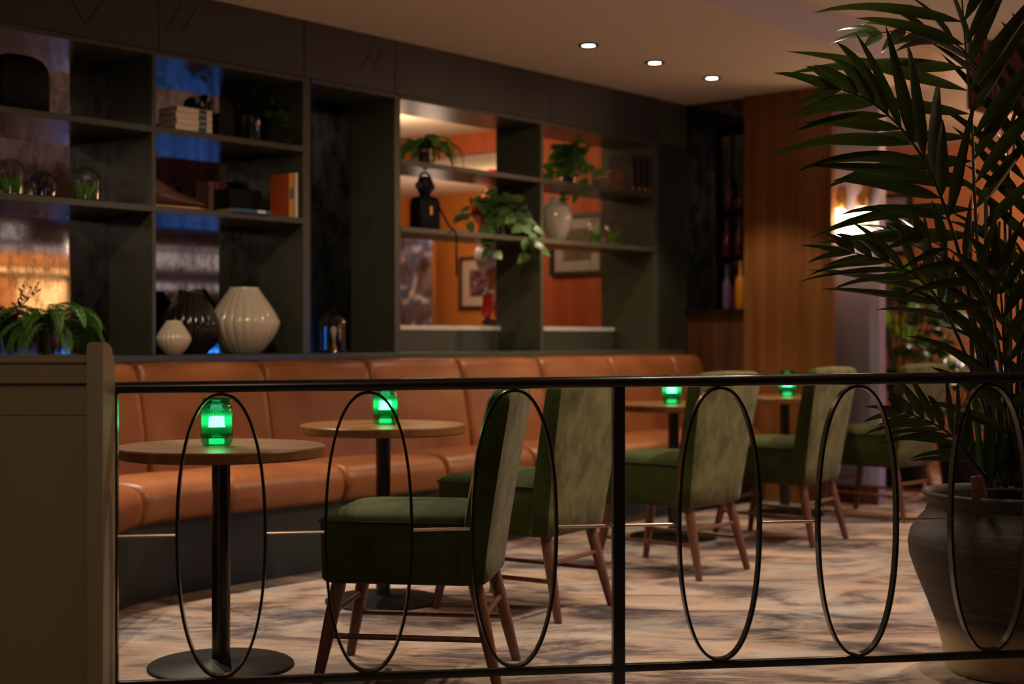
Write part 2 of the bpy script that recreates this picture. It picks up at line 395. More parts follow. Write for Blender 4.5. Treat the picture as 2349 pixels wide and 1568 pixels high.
# ------------------------------------------------------------------ shelving
SH = (2.134, 1.753)      # shelf top heights
TH_ = .030
def shelving(name, label, t0, t1, divs, mirrored, shelves=SH):
    r = thing(name, label, 'shelving', O, TH)
    for (a,b_) in divs:
        wb(a,b_,-.38,.0,1.036,2.5).build('side_panel', M['shelf'], r, bevel=.002)
    for z in shelves:
        wb(t0,t1,-.379,.004,z-TH_,z).build('shelf', M['shelf'], r, bevel=.002)
    wb(t0,t1,-.38,.004,2.475,2.4995).build('top_panel', M['shelf'], r, bevel=.002)
    if mirrored:
        for (a,b_) in mirrored:
            wb(a,b_,-.384,-.36,1.036,2.475).build('mirror_back', M['mirror'], r, smooth=False)
    return r
T = t_at
s1 = shelving('shelving_unit', 'olive painted built-in shelving with antique mirror backs at the left', -.37, 1.539,
    [(-.39,-.355),(T(349),T(358)),(T(695),T(712))], [(-.355,T(349)),(T(358),T(695))])
s2 = shelving('shelving_alcove', 'tall narrow dark alcove without shelves between the two shelving units', T(712)+.002, 2.213, [], [], ())
wb(T(712),2.214,-.384,-.36,1.036,2.475).build('mirror_back', M['darkmirror'], s2, smooth=False)
s3 = shelving('shelving_unit', 'olive painted open shelving looking through to an orange room', 2.262, T(1502),
    [(2.2155,2.262),(T(1240),T(1247)),(T(1500),T(1500)+.045)], [])
for (a,b_) in ((2.264,T(1238)-.002),(T(1249),T(1498))):
    wb(a,b_,-.375,-.345,1.036,1.165).build('back_panel', M['shelf'], s3, bevel=.002)
# right end stile
mb = MB(); wadd(mb, T(1500)+.047, 5.155, -.1, .0, 1.0, 2.5); struct('trim_9', mb, M['shelf'], **W0)
# sills of the openings
for (a,b_,lb) in ((2.264,T(1240)+.02,'pale painted sill under the left opening, below the painted footballer statue'),(T(1249),T(1500),'pale painted sill under the right opening below the framed print')):
    o_ = wb(a,b_,-.72,-.34,1.1655,1.195).build('window_sill', M['white'], bevel=.004, **W0); tag(o_, lb, 'sill')
mb = MB(); wadd(mb, 2.1, 5.15, -.74, -.50, 0, 1.165); struct('trim_10', mb, M['orange'], **W0)
# ledge above the bench
mb = MB(); wadd(mb, -.38, 5.10, -.36, .035, 1.0, 1.035)
o_ = mb.build('ledge', M['shelf'], bevel=.004, **W0); tag(o_, 'long painted ledge running under the shelving behind the leather bench', 'ledge')

# ------------------------------------------------------------------ counter and drinks niche in the far wall
o_ = wb(5.12,5.45,-.0,.508,1.30,1.32).build('counter_ledge', M['black'], bevel=.003, **W0); tag(o_, 'thin dark ledge topping the wood wainscot in the far corner', 'ledge')
nic = thing('drinks_cabinet', 'dark recessed bottle niche with two shelves beside the wood column', 'cabinet', O, TH)
B(5.385,5.40,-.508,-.254,1.322,2.60).build('mirror_back', M['mirror'], nic, smooth=False)
for z in (1.70,2.03): B(5.175,5.384,-.508,-.256,z-.012,z).build('shelf', M['blackpaint'], nic, smooth=False)
bprof = lambda h,r: [(r*.9,0),(r,.01),(r,h*.52),(r*.85,h*.62),(r*.36,h*.72),(r*.33,h*.93),(r*.42,h*.935),(r*.42,h)]
def bottle(t,d,z,h,r,mm_,lb,gp=None):
    o = MB().lathe(bprof(h,r),20).build('bottle', M[mm_], loc=TW(t,d,z), ang=60); tag(o, lb, 'bottle', gp); return o
bottle(5.24,.285,1.703,.26,.036,'bottle_dark','dark red bottle at left of the niche middle shelf')
bottle(5.24,.39,1.703,.27,.037,'bottle_dark','dark red bottle in the centre of the niche middle shelf')
bottle(5.24,.47,1.703,.22,.03,'bottle_green','dark green bottle right on the niche middle shelf, beside the column')
bottle(5.22,.30,1.323,.31,.034,'bottle_plum','plum coloured bottle at left on the dark counter ledge')
bottle(5.24,.365,1.323,.24,.03,'bottle_dark','dark bottle between the plum and amber bottles on the ledge')
bottle(5.20,.425,1.323,.34,.036,'bottle_amber','tall amber bottle at the right on the dark counter ledge')
bottle(5.24,.30,2.033,.22,.035,'bottle_dark','black bottle at left on the niche top shelf')
bottle(5.24,.40,2.033,.13,.05,'bottle_dark','squat black jar in the middle of the niche top shelf')
bottle(5.24,.478,2.033,.17,.028,'bottle_green','green bottle at right on the niche top shelf')

# ------------------------------------------------------------------ leather bench
def front_path():
    pts = []
    a = V((-1.56, 4.15)); 
    for k in range(9): pts.append((a.lerp(V((-1.56,5.78)), k/8), V((-1,0))))
    c0, c1, c2 = V((-1.56,5.78)), V((-1.56,5.99)), V((TW(.36,.67).x, TW(.36,.67).y))
    for k in range(1,9):
        s_ = k/8; p = c0*(1-s_)**2 + c1*2*s_*(1-s_) + c2*s_**2
        tg = ((c1-c0)*(1-s_)+(c2-c1)*s_).normalized(); pts.append((p, V((-tg.y,tg.x))))
    return pts
FP = front_path()
STR0 = TW(.36,.67)
def path_at(s_):           # s_<0: arm + corner, s_>=0: straight part, s_ = t
    if s_ >= .36:
        q = TW(s_, .67); return V((q.x,q.y)), V((N.x,N.y))
    # map .36 .. -2.0 to FP reversed
    L = [0]; 
    for i in range(len(FP)-1,0,-1): L.append(L[-1]+(FP[i][0]-FP[i-1][0]).length)
    d = .36-s_
    for i in range(len(L)-1):
        if d <= L[i+1] or i == len(L)-2:
            k = (d-L[i])/(L[i+1]-L[i]); A_ = FP[len(FP)-1-i]; B_ = FP[len(FP)-2-i]
            return A_[0].lerp(B_[0], k), A_[1].lerp(B_[1], k).normalized()
def seg_rings(s0, s1, prof, cen, n=14, g=.012):
    rings = []
    prog = [0,.006,.014,.025,.06]+[.06+.88*i/(n) for i in range(1,n)]+[.94,.975,.986,.994,1]
    for q in prog:
        s_ = s0+.0012+(s1-s0-.0024)*q
        e_ = min(q,1-q)*(s1-s0); k = 1-min(1,e_/.022); k = k*k*g/.06
        puff = .005*sin(pi*q)
        p,nn = path_at(s_); ring = []
        for (a,z) in prof:
            da, dz = a-cen[0], z-cen[1]; a2 = cen[0]+da*(1-k*.9)+ (puff*(-1 if da<0 else 0)); z2 = cen[1]+dz*(1-k)+(puff*.6 if dz>0 else 0)
            ring.append((p.x+nn.x*a2, p.y+nn.y*a2, z2))
        rings.append(ring)
    return rings
seatp = [(.02,.33),(.0,.35),(-.012,.39),(-.012,.43),(.0,.465),(.03,.492),(.075,.505),(.15,.512),(.3,.508),(.45,.498),(.50,.49),(.50,.33)]
backp = [(.40,.46),(.415,.60),(.45,.78),(.485,.92),(.50,.965),(.525,.99),(.56,1.0),(.60,1.0),(.632,.995),(.632,.46)]
ben = thing('leather_bench', 'long tan leather bench with padded seat and back along the shelving wall', 'bench')
seams = [-1.9,-1.15,-.42,.035,.53,1.23,1.94,2.65,3.36,4.07,4.78,5.10]
for a,b_ in zip(seams[:-1],seams[1:]):
    MB().loft(seg_rings(a,b_,seatp,(.25,.42))).build('seat_cushion', M['leather'], ben, ang=60)
bs = [-1.9,-1.1,-.3,.40,1.14,1.86,2.58,3.30,4.02,4.74,5.10]
for a,b_ in zip(bs[:-1],bs[1:]):
    MB().loft(seg_rings(a,b_,backp,(.54,.74),g=.014)).build('back_cushion', M['leather'], ben, ang=60)
rings = []
for i in range(60):
    s_ = -1.9+7.0*i/59; p,nn = path_at(s_)
    rings.append([(p.x+nn.x*a, p.y+nn.y*a, z) for a,z in ((.05,0),(.05,.335),(.63,.335),(.63,0))])
MB().loft(rings).build('base', M['kick'], ben, smooth=False)

# ------------------------------------------------------------------ tables
def make_table(label, loc, rz=0):
    t = thing('round_table', label, 'table', loc, rz, 'round oak bistro tables')
    MB().lathe([(.0,.713),(.345,.713),(.35,.718),(.35,.745),(.346,.75),(0,.75)],96).build('tabletop', M['wood'], t)
    m_ = MB(); m_.box(-.15,.15,-.025,.025,.703,.713); m_.box(-.025,.025,-.15,.15,.703,.713); m_.build('mounting_plate', M['blackpaint'], t, rz=.3)
    MB().lathe([(.031,.012),(.031,.703)],32).build('post', M['black'], t)
    MB().lathe([(.245,0),(.245,.008),(.238,.013),(.05,.02),(.034,.03),(.0,.03)],64).build('base', M['blackpaint'], t)
    return t
tb = [(P(507,0,4.83),.2,'round oak table nearest the camera at left, beside the painted partition'),
      (P(879,0,6.04),.9,'round oak table behind the nearest green chair, second from left'),
      (P(1545,0,7.99),.5,'round oak table right of the black railing post, third from left'),
      (P(1800,0,9.03),1.3,'farthest round oak table, in front of the wood column')]
t0 = None
for i,(p,rz,lb) in enumerate(tb):
    loc = (p.x,p.y,0)
    if t0 is None: t0 = make_table(lb, loc, rz)
    else: dup(t0, loc, rz, lb)

def make_lamp(label, loc):
    t = thing('table_lamp', label, 'lamp', loc, 0, 'glowing green glass table lamps')
    rib = lambda a,z: 1+.006*cos(40*a) if .028<z<.122 else 1
    MB().lathe([(.040,0),(.048,.004),(.0535,.016),(.054,.035),(.054,.112),(.052,.128),(.046,.136),(.0465,.140),(.0465,.155)],160,rib=rib,cap=False).build('glass_jar', M['greenglass'], t, ang=80)
    MB().lathe([(.0,.024),(.028,.026),(.033,.034),(.033,.055)],32).build('inner_base', M['greenglass'], t)
    MB().lathe([(.0505,.040),(.0508,.06),(.0508,.100),(.0505,.125)],64,cap=False).build('glow_band', M['greenband'], t)
    MB().lathe([(.0,.062),(.03,.063),(.026,.068),(.026,.094),(.022,.098),(0,.099)],32).build('glowing_core', M['greencore'], t, ang=60)
    MB().lathe([(.0,.005),(.026,.005),(.026,.022),(.0,.022)],32).build('base_light', M['greendim'], t)
    MB().lathe([(.0465,.1545),(.049,.156),(.049,.160),(.0445,.160),(.0445,.1545)],48,cap=False).build('rim', M['greenglass'], t)
    return t
lampsp = [(P(497,0,4.83),'green glass lamp on the nearest table at left'),(P(884,0,6.04),'green glass lamp on the second table, behind the nearest chair'),
          (P(1541,0,7.95),'green glass lamp on the third table, right of the railing post'),(P(1806,0,9.03),'green glass lamp on the farthest table by the column')]
l0 = None
for i,(p,lb) in enumerate(lampsp):
    loc = (p.x,p.y,.7505)
    if l0 is None: l0 = make_lamp(lb, loc)
    else: dup(l0, loc, 0, lb)
    point('lamp_light', (p.x,p.y,.875), .16, (.05,1,.35), .03)

# ------------------------------------------------------------------ chairs
def rrect(x0,x1,y0,y1,z,r=.03,n=4):
    pts = []
    for cx,cy,a0 in ((x1-r,y1-r,0),(x0+r,y1-r,pi/2),(x0+r,y0+r,pi),(x1-r,y0+r,3*pi/2)):
        for k in range(n+1):
            a = a0+pi/2*k/n; pts.append((cx+r*cos(a), cy+r*sin(a), z))
    return pts
def make_chair(label, loc, rz):
    # local +x = the way the chair faces, origin under the middle of the rear edge
    c = thing('velvet_chair', label, 'chair', loc, rz, 'green velvet lounge chairs')
    # seat block
    R_ = []
    for z,ins,r in ((.325,.02,.03),(.332,.006,.03),(.345,.0,.03),(.515,-.004,.03),(.528,-.002,.03)):
        R_.append(rrect(.035+ins,.545-ins,-.220+ins,.220-ins,z,r))
    MB().loft(R_).build('seat_base', M['velvet_seat_shade'], c, ang=50)
    # crowned cushion top
    R_ = [rrect(.05,.549,-.226,.226,.522,.03,4)]
    for k in range(1,7):
        s_ = k/6; ins = .22*(1-cos(s_*pi/2)) ; z = .528+.048*sin(s_*pi/2)
        R_.append(rrect(.05+ins*.6,.549-ins,-.226+ins*.92,.226-ins*.92,z,.03+.0*s_,4))
    MB().loft(R_).build('seat_cushion', M['velvet_seat_shade'], c, ang=60)
    pr = rrect(.05,.551,-.228,.228,.526,.03,5); MB().tube(pr+[pr[0]], .0038, 6).build('piping', M['piping'], c)
    # back rest: lofted rounded slabs leaning back and widening
    R_ = []
    zs = [.328,.34,.42,.5,.6,.7,.8,.87,.915,.94,.952,.956]
    for z in zs:
        s_ = (z-.325)/.63
        lean = -.100*s_**1.2; hw = .222+.052*s_**.9
        th_ = .118-.020*s_
        e = max(0,(z-.90))/.056; ins = .035*(1-sqrt(max(0,1-e*e)))
        e0 = .012 if z < .333 else 0
        x0 = lean+ins+e0; x1 = lean+th_-ins-e0; hw -= ins*1.1+e0; ring = []
        n_ = 10
        # rear face slightly bowed outwards, side edges rounded
        for k in range(n_+1):
            y = -hw+2*hw*k/n_; u = y/max(hw,1e-6)
            ring.append((x0+.012*abs(u)**6, y, z+ (.006*cos(u*pi/2) if z>.93 else 0)))
        for k in range(n_+1):
            y = hw-2*hw*k/n_; u = y/hw
            ring.append((x1-.018*abs(u)**6, y, z+(.006*cos(u*pi/2) if z>.93 else 0)))
        R_.append(ring)
    mbb = MB().loft(R_); nn_ = len(R_[0])
    for k in range(len(mbb.f)-2):
        if k % nn_ >= 10: mbb.mi[k] = 1  # darker seat velvet on sides and front: their shade put into the colour
    mbb.build('backrest', [M['velvet'], M['velvet_seat_shade']], c, ang=60)
    # legs
    for (sx,sy) in ((0,1),(0,-1),(1,1),(1,-1)):
        xt = .045 if sx==0 else .49; xb = -.035 if sx==0 else .555
        yt = .18*sy; yb = .218*sy
        pts = [(xt+(xb-xt)*k/6, yt+(yb-yt)*k/6, .33*(1-k/6)) for k in range(7)]
        MB().tube(pts, [.0235,.0235,.023,.0215,.0195,.0175,.016], 14).build('leg', M['walnut'], c, ang=60)
    def at(sx,sy,z):
        k = 1-z/.33; xt,xb = (.045,-.035) if sx==0 else (.49,.555)
        return (xt+(xb-xt)*k, (.18+.038*k)*sy, z)
    for sy in (1,-1): MB().tube([at(0,sy,.155),at(1,sy,.155)], .0095, 10).build('stretcher', M['walnut'], c)
    for sx,z in ((0,.225),(1,.225)): MB().tube([at(sx,1,z),at(sx,-1,z)], .0095, 10).build('stretcher', M['walnut'], c)
    return c
def chair_pose(pn, zn, pf, zf):
    a = V(((pn-1174.5)/F*zn, zn)); b_ = V(((pf-1174.5)/F*zf, zf)); mid = (a+b_)/2; w_ = (b_-a).normalized()
    # near = local -y?  facing f = rotate w_ by +90deg
    f = V((-w_.y, w_.x)); 
    return (mid.x, mid.y, 0), atan2(f.y, f.x)
cps = [((1118,4.50),(1162,4.93),'nearest green velvet chair, seen side on behind the railing'),
       ((1256,5.56),(1392,5.97),'green velvet chair just left of the black railing post, second nearest'),
       ((1587,6.55),(1702,6.90),'green velvet chair right of the black railing post, middle of the row'),
       ((1849,7.58),(1929,7.95),'green velvet chair fourth in the row, in front of the wood column'),
       ((2062,8.62),(2142,8.93),'farthest green velvet chair, half hidden behind the palm leaves')]
c0 = None
for (a,b_,lb) in cps:
    loc,rz = chair_pose(a[0],a[1],b_[0],b_[1])
    if c0 is None: c0 = make_chair(lb, loc, rz)
    else: dup(c0, loc, rz, lb)

# ------------------------------------------------------------------ partition
pt = thing('wooden_partition', 'brown painted wooden partition panel at the left edge of the railing', 'partition', (0,0,0))
xr = (213-1174.5)/F*3.72
B(-1.75,xr,3.72,3.78,0,1.035).build('panel', M['partition'], pt, bevel=.002)
B(-1.75,xr,3.702,3.79,.995,1.047).build('top_rail', M['partition'], pt, bevel=.003)
mb = MB(); mb.tube([(-1.75,3.70,1.0535),(xr,3.70,1.0535)], .0075, 10); mb.box(-1.75,xr,3.70,3.80,1.05,1.068)
mb.build('cap_moulding', M['partition'], pt, bevel=.002)
mb = MB(); mb.box(-1.75,xr,3.716,3.73,.912,.974); mb.build('frieze', M['partition'], pt, bevel=.002)
prof = [(3.66,0),(3.66,1.085),(3.666,1.098),(3.68,1.103),(3.71,1.101),(3.74,1.09),(3.765,1.06),(3.775,1.02),(3.775,0)]
x0,x1 = xr+.0005, (236-1174.5)/F*3.66
MB().loft([[(x0,y,z) for y,z in prof],[(x1,y,z) for y,z in prof]]).build('end_board', M['partition'], pt, bevel=.002)

# ------------------------------------------------------------------ railing
RA = V(((300-1174.5)/F*3.8, 3.8, 0)); RB = V(((2349-1174.5)/F*4.13, 4.13, 0)); RE = (RB-RA).normalized(); RN = V((-RE.y,RE.x,0)); RL = (RB-RA).length
def r_at(px):
    r = (px-1174.5)/F; return (r*RA.y-RA.x)/(RE.x-r*RE.y)
def rp(s_,z,o=0):
    p = RA+RE*s_+RN*o; return V((p.x,p.y,z))
rail = thing('metal_railing', 'black metal railing with oval hoops and copper rods across the foreground', 'railing', (0,0,0))
zt = lambda s_: .981+.020*s_/RL
zb = lambda s_: .188+.010*s_/RL
zm = lambda s_: .585+.010*s_/RL
def bar_(s0,s1,zf,hh,hd,r,name,m_):
    rings = []
    for s_ in (s0,s1):
        ring = []
        for (u,v,_) in rrect(-hd,hd,-hh,hh,0,r,5): ring.append(tuple(rp(s_,zf(s_)+v,u)))
        rings.append(ring)
    return MB().loft(rings).build(name, m_, rail, ang=50)
sE = RL+1.3
bar_(r_at(243), sE, zt, .016, .022, .0145, 'top_rail', M['black'])
bar_(r_at(262), sE, zb, .0105, .0105, .002, 'bottom_rail', M['black'])
for px0,px1 in ((244,271),(1405,1432)):
    s0,s1 = r_at(px0),r_at(px1); rings = []
    for z in (0, zt(s0)-.012):
        rings.append([tuple(rp(a,z,u)) for a,u in ((s0,-.0155),(s1,-.0155),(s1,.0155),(s0,.0155))])
    MB().loft(rings).build('post', M['black'], rail, bevel=.002)
for k,px in enumerate((508,846,1180,1650,1966,2268)):
    sc_ = r_at(px); ztop = zt(sc_)-.0165; zbot = zb(sc_)+.0105; zc = (ztop+zbot)/2; hz = (ztop-zbot)/2; hx = .1205
    rings = []; NN = 96
    vs_ = []; fs_ = []
    for i in range(NN):
        a = 2*pi*i/NN; ex = 2/2.25
        cx = abs(cos(a))**ex*(1 if cos(a)>0 else -1); cz = abs(sin(a))**ex*(1 if sin(a)>0 else -1)
        for (dr,o_) in ((0,-.014),(-.008,-.014),(-.008,.014),(0,.014)):
            p = rp(sc_+cx*(hx+dr), zc+cz*(hz+dr), o_); vs_.append(tuple(p))
    for i in range(NN):
        j = (i+1)%NN
        for q in range(4):
            w2 = (q+1)%4; fs_.append((i*4+q, j*4+q, j*4+w2, i*4+w2))
    MB().add(vs_,fs_).build('oval_hoop', M['black'], rail, ang=50)
    # weld tabs
mbk = [(271,405),(612,744),(946,1078),(1280,1405),(1432,1551),(1749,1867),(2063,2172),(2366,2470)]
for a,b_ in mbk:
    s0,s1 = r_at(a),r_at(b_)
    MB().tube([rp(s0,zm(s0)),rp(s1,zm(s1))], .0042, 10).build('copper_rod', M['brass'], rail)

# ------------------------------------------------------------------ downlights
def make_downlight(label, loc):
    t = thing('ceiling_light', label, 'ceiling light', loc, 0, 'recessed ceiling downlights')
    MB().lathe([(.060,.0),(.060,-.005),(.054,-.008),(.038,-.006),(.037,.0)],40,cap=False).build('bezel', M['blackpaint'], t)
    MB().lathe([(.0,-.0035),(.0365,-.0035),(.0365,-.001),(.0,-.001)],32).build('lens', M['led'], t)
    return t
dls = [((1350,103),'nearest of the three lit downlights on the ceiling'),((1502,143),'middle one of the three lit ceiling downlights'),((1633,178),'farthest of the three lit downlights, nearest the corner')]
d0 = None
WARM = (1,.70,.42); WARM2 = (1,.76,.52); WARM3 = (1,.82,.62)
for (px,py),lb in dls:
    Z = (CZ-H)*F/(778-py); p = P(px,py,Z); loc = (p.x,p.y,CZ-.0005)
    if d0 is None: d0 = make_downlight(lb, loc)
    else: dup(d0, loc, 0, lb)
    spot('downlight_beam', (p.x,p.y,CZ-.02), (p.x,p.y,0), 55, WARM2, 84, .35)
# wall-side fittings over the bench, above the frame, tipped out over the tables
for k,t_ in enumerate((.85,.25,-.35)):
    p = TW(t_,.08); q = TW(t_+.05,1.75); spot('downlight_beam', (p.x,p.y,CZ-.02), (q.x,q.y,0), 125, WARM3, 60, .2, .015)
# tray ceiling lights on the aisle side that rake the chairs
for (x_,y_,e_,tx,ty) in ((1.15,4.85,75,.0,4.85),(1.75,5.65,120,.6,5.75),(2.45,6.5,150,1.3,6.75),(3.1,7.45,120,2.1,7.7),(3.8,8.4,80,2.8,8.6),(.85,3.75,42,1.3,4.7)):
    spot('tray_beam', (x_,y_,CZ+.14), (tx,ty,.2), e_, WARM3, 76, .6, .03)

# ------------------------------------------------------------------ sconces
def make_sconce(label, loc):
    t = thing('wall_sconce', label, 'wall light', loc, TH, 'glass wall sconces')
    B(-.012,.0,-.03,.03,-.12,.24).build('backplate', M['gold'], t, bevel=.004)
    MB().lathe([(.0,.20),(.012,.2),(.035,.17),(.042,.13),(.038,.10),(0,.10)],24,T=Matrix.Translation((-.06,0,0))).build('finial', M['gold'], t)
    MB().lathe([(.03,.095),(.05,.08),(.058,.05),(.05,.015),(.03,.004)],28,T=Matrix.Translation((-.06,0,0))).build('glass_shade', M['sconceglow'], t, ang=60)
    MB().lathe([(.03,-.01),(.052,-.02),(.062,-.055),(.056,-.09),(.035,-.11)],28,T=Matrix.Translation((-.06,0,0))).build('glass_shade', M['sconceglow'], t, ang=60)
    MB().tube([(-.06,0,-.012),(-.06,0,.006)],.02,12).build('collar', M['gold'], t)
    return t
sz = []
for px,lb in ((1934,'left wall sconce with two stacked glowing globes, cut off by the wood column'),(1987,'right wall sconce with two stacked glowing globes')):
    # on plane t=5.36
    r=(px-1174.5)/F; a=TW(5.359,0); s_=(r*a.y-a.x)/(-N.x+r*N.y) ; p = TW(5.359,s_); sz.append((p,lb))
zc = H+(778-513)/F*sz[0][0].y
s0_ = make_sconce(sz[0][1], (sz[0][0].x,sz[0][0].y,zc)); dup(s0_, (sz[1][0].x,sz[1][0].y,zc), TH, sz[1][1])
for p,_ in sz:
    q = p-U*.14; point('sconce_light', (q.x,q.y,zc+.02), 5.5, (1,.55,.22), .05)

# ------------------------------------------------------------------ lights of the other rooms, and unseen fill lights added in this one
def apoint(t,d,z,e,c,r=.15): 
    p = TW(t,d,z); return point('room_fill', p, e, c, r)
apoint(4.0,-1.9,2.45,26,(1,.62,.36))
apoint(6.4,-2.6,2.35,24,(1,.66,.36))
apoint(6.2,-3.6,1.9,10,(1,.7,.5))
apoint(7.2,2.4,2.5,60,(1,.55,.28),.2)
apoint(7.4,4.2,2.5,30,(1,.6,.35),.2)
p = TW(6.6,1.9,2.75); spot('far_beam', p, (p.x+.1,p.y-.1,0), 120, (1,.78,.7), 70, .3)
apoint(3.4,4.4,1.9,4,(1,.72,.52),.05)  # this and the next: soft unseen fill added in the main room
apoint(5.6,3.4,1.9,5,(1,.64,.42),.05)
point('partition_fill', (-.6,1.2,2.3), 17, (1,.76,.55), .2)  # added fill behind the camera, brightens the partition front
# shelf washers in the tray, out of frame at the upper left
for (t_,d_,e_,tt,zt_) in ((-1.1,1.75,44,-.1,.95),(.1,1.75,48,.9,1.0),(.9,1.75,26,2.4,1.1),(1.3,1.75,42,3.5,1.25)):
    p = TW(t_,d_); q = TW(tt,-.1); spot('shelf_beam', (p.x,p.y,CZ-.03), (q.x,q.y,zt_), e_, WARM2, 62, .9, .02)
#PART2

# ================================================================== plants
def leaf(mb, p, d, up, L, wd, droop=.3, n=6, fold=.25, shape='palm', curl=0):
    """blade growing from p towards d; up = the side its face looks to"""
    d = V(d).normalized(); s = d.cross(V(up)).normalized(); u = s.cross(d).normalized()
    vs_ = []; fs_ = []; pos = V(p)
    for k in range(n+1):
        q = k/n
        if shape == 'palm': ww = wd*(min(1,q/.30)**.7)*(1-q)**.7*1.32 if q<1 else 0
        elif shape == 'heart': ww = wd*(sin(pi*min(1,q*.92+.12))**.8)*(1.15-q*.55)*(1 if q<1 else 0)
        else: ww = wd*sin(pi*(q*.94+.03))
        dd = (d - V((0,0,1))*droop*q*q*1.6).normalized(); ss = s
        if k: pos = pos + dd*(L/n)
        uu = ss.cross(dd).normalized()
        vs_ += [tuple(pos+ss*ww/2+uu*ww*fold), tuple(pos), tuple(pos-ss*ww/2+uu*ww*fold)]
    for k in range(n):
        a = k*3; fs_ += [(a,a+3,a+4,a+1),(a+1,a+4,a+5,a+2)]
    mb.add(vs_, fs_)
def bez(pts, n=24):
    pts = [V(p) for p in pts]; out = []
    # catmull-rom
    P_ = [pts[0]*2-pts[1]]+pts+[pts[-1]*2-pts[-2]]
    for i in range(1,len(P_)-2):
        for k in range(n):
            t = k/n; a,b,c,d = P_[i-1],P_[i],P_[i+1],P_[i+2]
            out.append(.5*((2*b)+(c-a)*t+(2*a-5*b+4*c-d)*t*t+(3*b-a-3*c+d)*t*t*t))
    out.append(pts[-1]); return out
def frond(pts, side, L, wd, f0=.4, nl=18, fwd=.5, droop=.25, rach=.009, parent=None, rnd=None, end=.55, bias=(0,0,0), skew=1.0):
    rnd = rnd or random; c = bez(pts, 12); lens = [0]
    for a,b in zip(c[:-1],c[1:]): lens.append(lens[-1]+(b-a).length)
    tot = lens[-1]
    def at(s_):
        x = s_*tot
        for i in range(len(c)-1):
            if lens[i+1] >= x: 
                k = (x-lens[i])/max(1e-6,lens[i+1]-lens[i]); return c[i].lerp(c[i+1],k), (c[i+1]-c[i]).normalized()
        return c[-1], (c[-1]-c[-2]).normalized()
    mb = MB(); mb.tube(c, [rach*(1-.8*i/(len(c)-1)) for i in range(len(c))], 7)
    side = V(side).normalized()
    for i in range(nl):
        q = f0+(1-f0)*(i/(nl-1))**.95; p,tg = at(min(q,.998))
        sd = (side-tg*side.dot(tg)).normalized(); up = sd.cross(tg).normalized()
        if up.z < 0: up = -up
        prof_ = .62+.38*sin(pi*min(1,(i/(nl-1))*.9+.18)); prof_ *= (1-.35*(i/(nl-1))**3)
        for sg in (1,-1):
            fw_ = fwd if not isinstance(fwd,tuple) else (fwd[0] if sg>0 else fwd[1])
            fa = fw_+.35*(i/(nl-1))+rnd.uniform(-.08,.08)
            d = (sd*sg*(1 if sg>0 else skew)+tg*fa*1.4+up*rnd.uniform(-.1,.32)+V(bias)+V((rnd.uniform(-.1,.1),rnd.uniform(-.2,.2),rnd.uniform(-.1,.1)))).normalized()
            leaf(mb, p, d, up, L*prof_*rnd.uniform(.78,1.15), wd*rnd.uniform(.75,1.1), droop*rnd.uniform(.3,1.9), 8, .16)
    p,tg = at(.999)
    leaf(mb, p, tg, side.cross(tg), L*end, wd*.8, droop, 6, .15)
    return mb.build('frond', M['palm'], parent, ang=80)

# ---- potted palm at the right
px_,pz_ = 2312, 4.75
pc = P(px_, 0, pz_); palm = thing('potted_palm', 'tall potted palm in a dark clay urn at the right edge behind the railing', 'plant', (pc.x,pc.y,0))
def pl(px,py,Z):
    q = P(px,py,Z); return V((q.x-pc.x, q.y-pc.y, q.z))
m = mat('worn_clay', (.05,.035,.025), .6); M['urn'] = m
n, l, b = nt(m); tc = n.new('ShaderNodeTexCoord'); sp = n.new('ShaderNodeSeparateXYZ'); l.new(tc.outputs['Object'], sp.inputs[0])
nzz = n.new('ShaderNodeTexNoise'); mp = n.new('ShaderNodeMapping'); mp.inputs['Scale'].default_value=(2.5,2.5,45); nzz.inputs['Scale'].default_value=1.6; nzz.inputs['Detail'].default_value=9; nzz.inputs['Roughness'].default_value=.7
l.new(tc.outputs['Object'], mp.inputs[0]); l.new(mp.outputs[0], nzz.inputs[0])
r1 = n.new('ShaderNodeValToRGB'); e=r1.color_ramp.elements; e[0].position=.5; e[0].color=(.032,.022,.016,1); e[1].position=.78; e[1].color=(.12,.09,.05,1); l.new(nzz.outputs[0], r1.inputs[0])
n2 = n.new('ShaderNodeTexNoise'); n2.inputs['Scale'].default_value=6; l.new(tc.outputs['Object'], n2.inputs[0])
ma = n.new('ShaderNodeMath'); ma.operation='MULTIPLY_ADD'; ma.inputs[1].default_value=.05; l.new(n2.outputs[0], ma.inputs[0]); l.new(sp.outputs[2], ma.inputs[2])
r2 = n.new('ShaderNodeMapRange'); r2.inputs[1].default_value=.14; r2.inputs[2].default_value=.215; l.new(ma.outputs[0], r2.inputs[0])
mx = n.new('ShaderNodeMix'); mx.data_type='RGBA'; mx.inputs[6].default_value=(.40,.27,.155,1); l.new(r2.outputs[0], mx.inputs[0]); l.new(r1.outputs[0], mx.inputs[7]); l.new(mx.outputs[2], b.inputs['Base Color'])
MB().lathe([(.0,.0),(.185,.0),(.196,.008),(.205,.03),(.212,.09),(.232,.16),(.262,.24),(.295,.32),(.318,.385),(.323,.43),(.315,.47),(.293,.505),(.268,.53),(.259,.555),(.262,.575),(.274,.588),(.277,.598),(.268,.605),(.256,.600),(.246,.58),(.244,.54),(.0,.535)],80).build('urn', M['urn'], palm, ang=60)
MB().lathe([(.0,.548),(.243,.546)],40,cap=False).build('soil', M['soil'], palm)
R_ = random.Random(11)
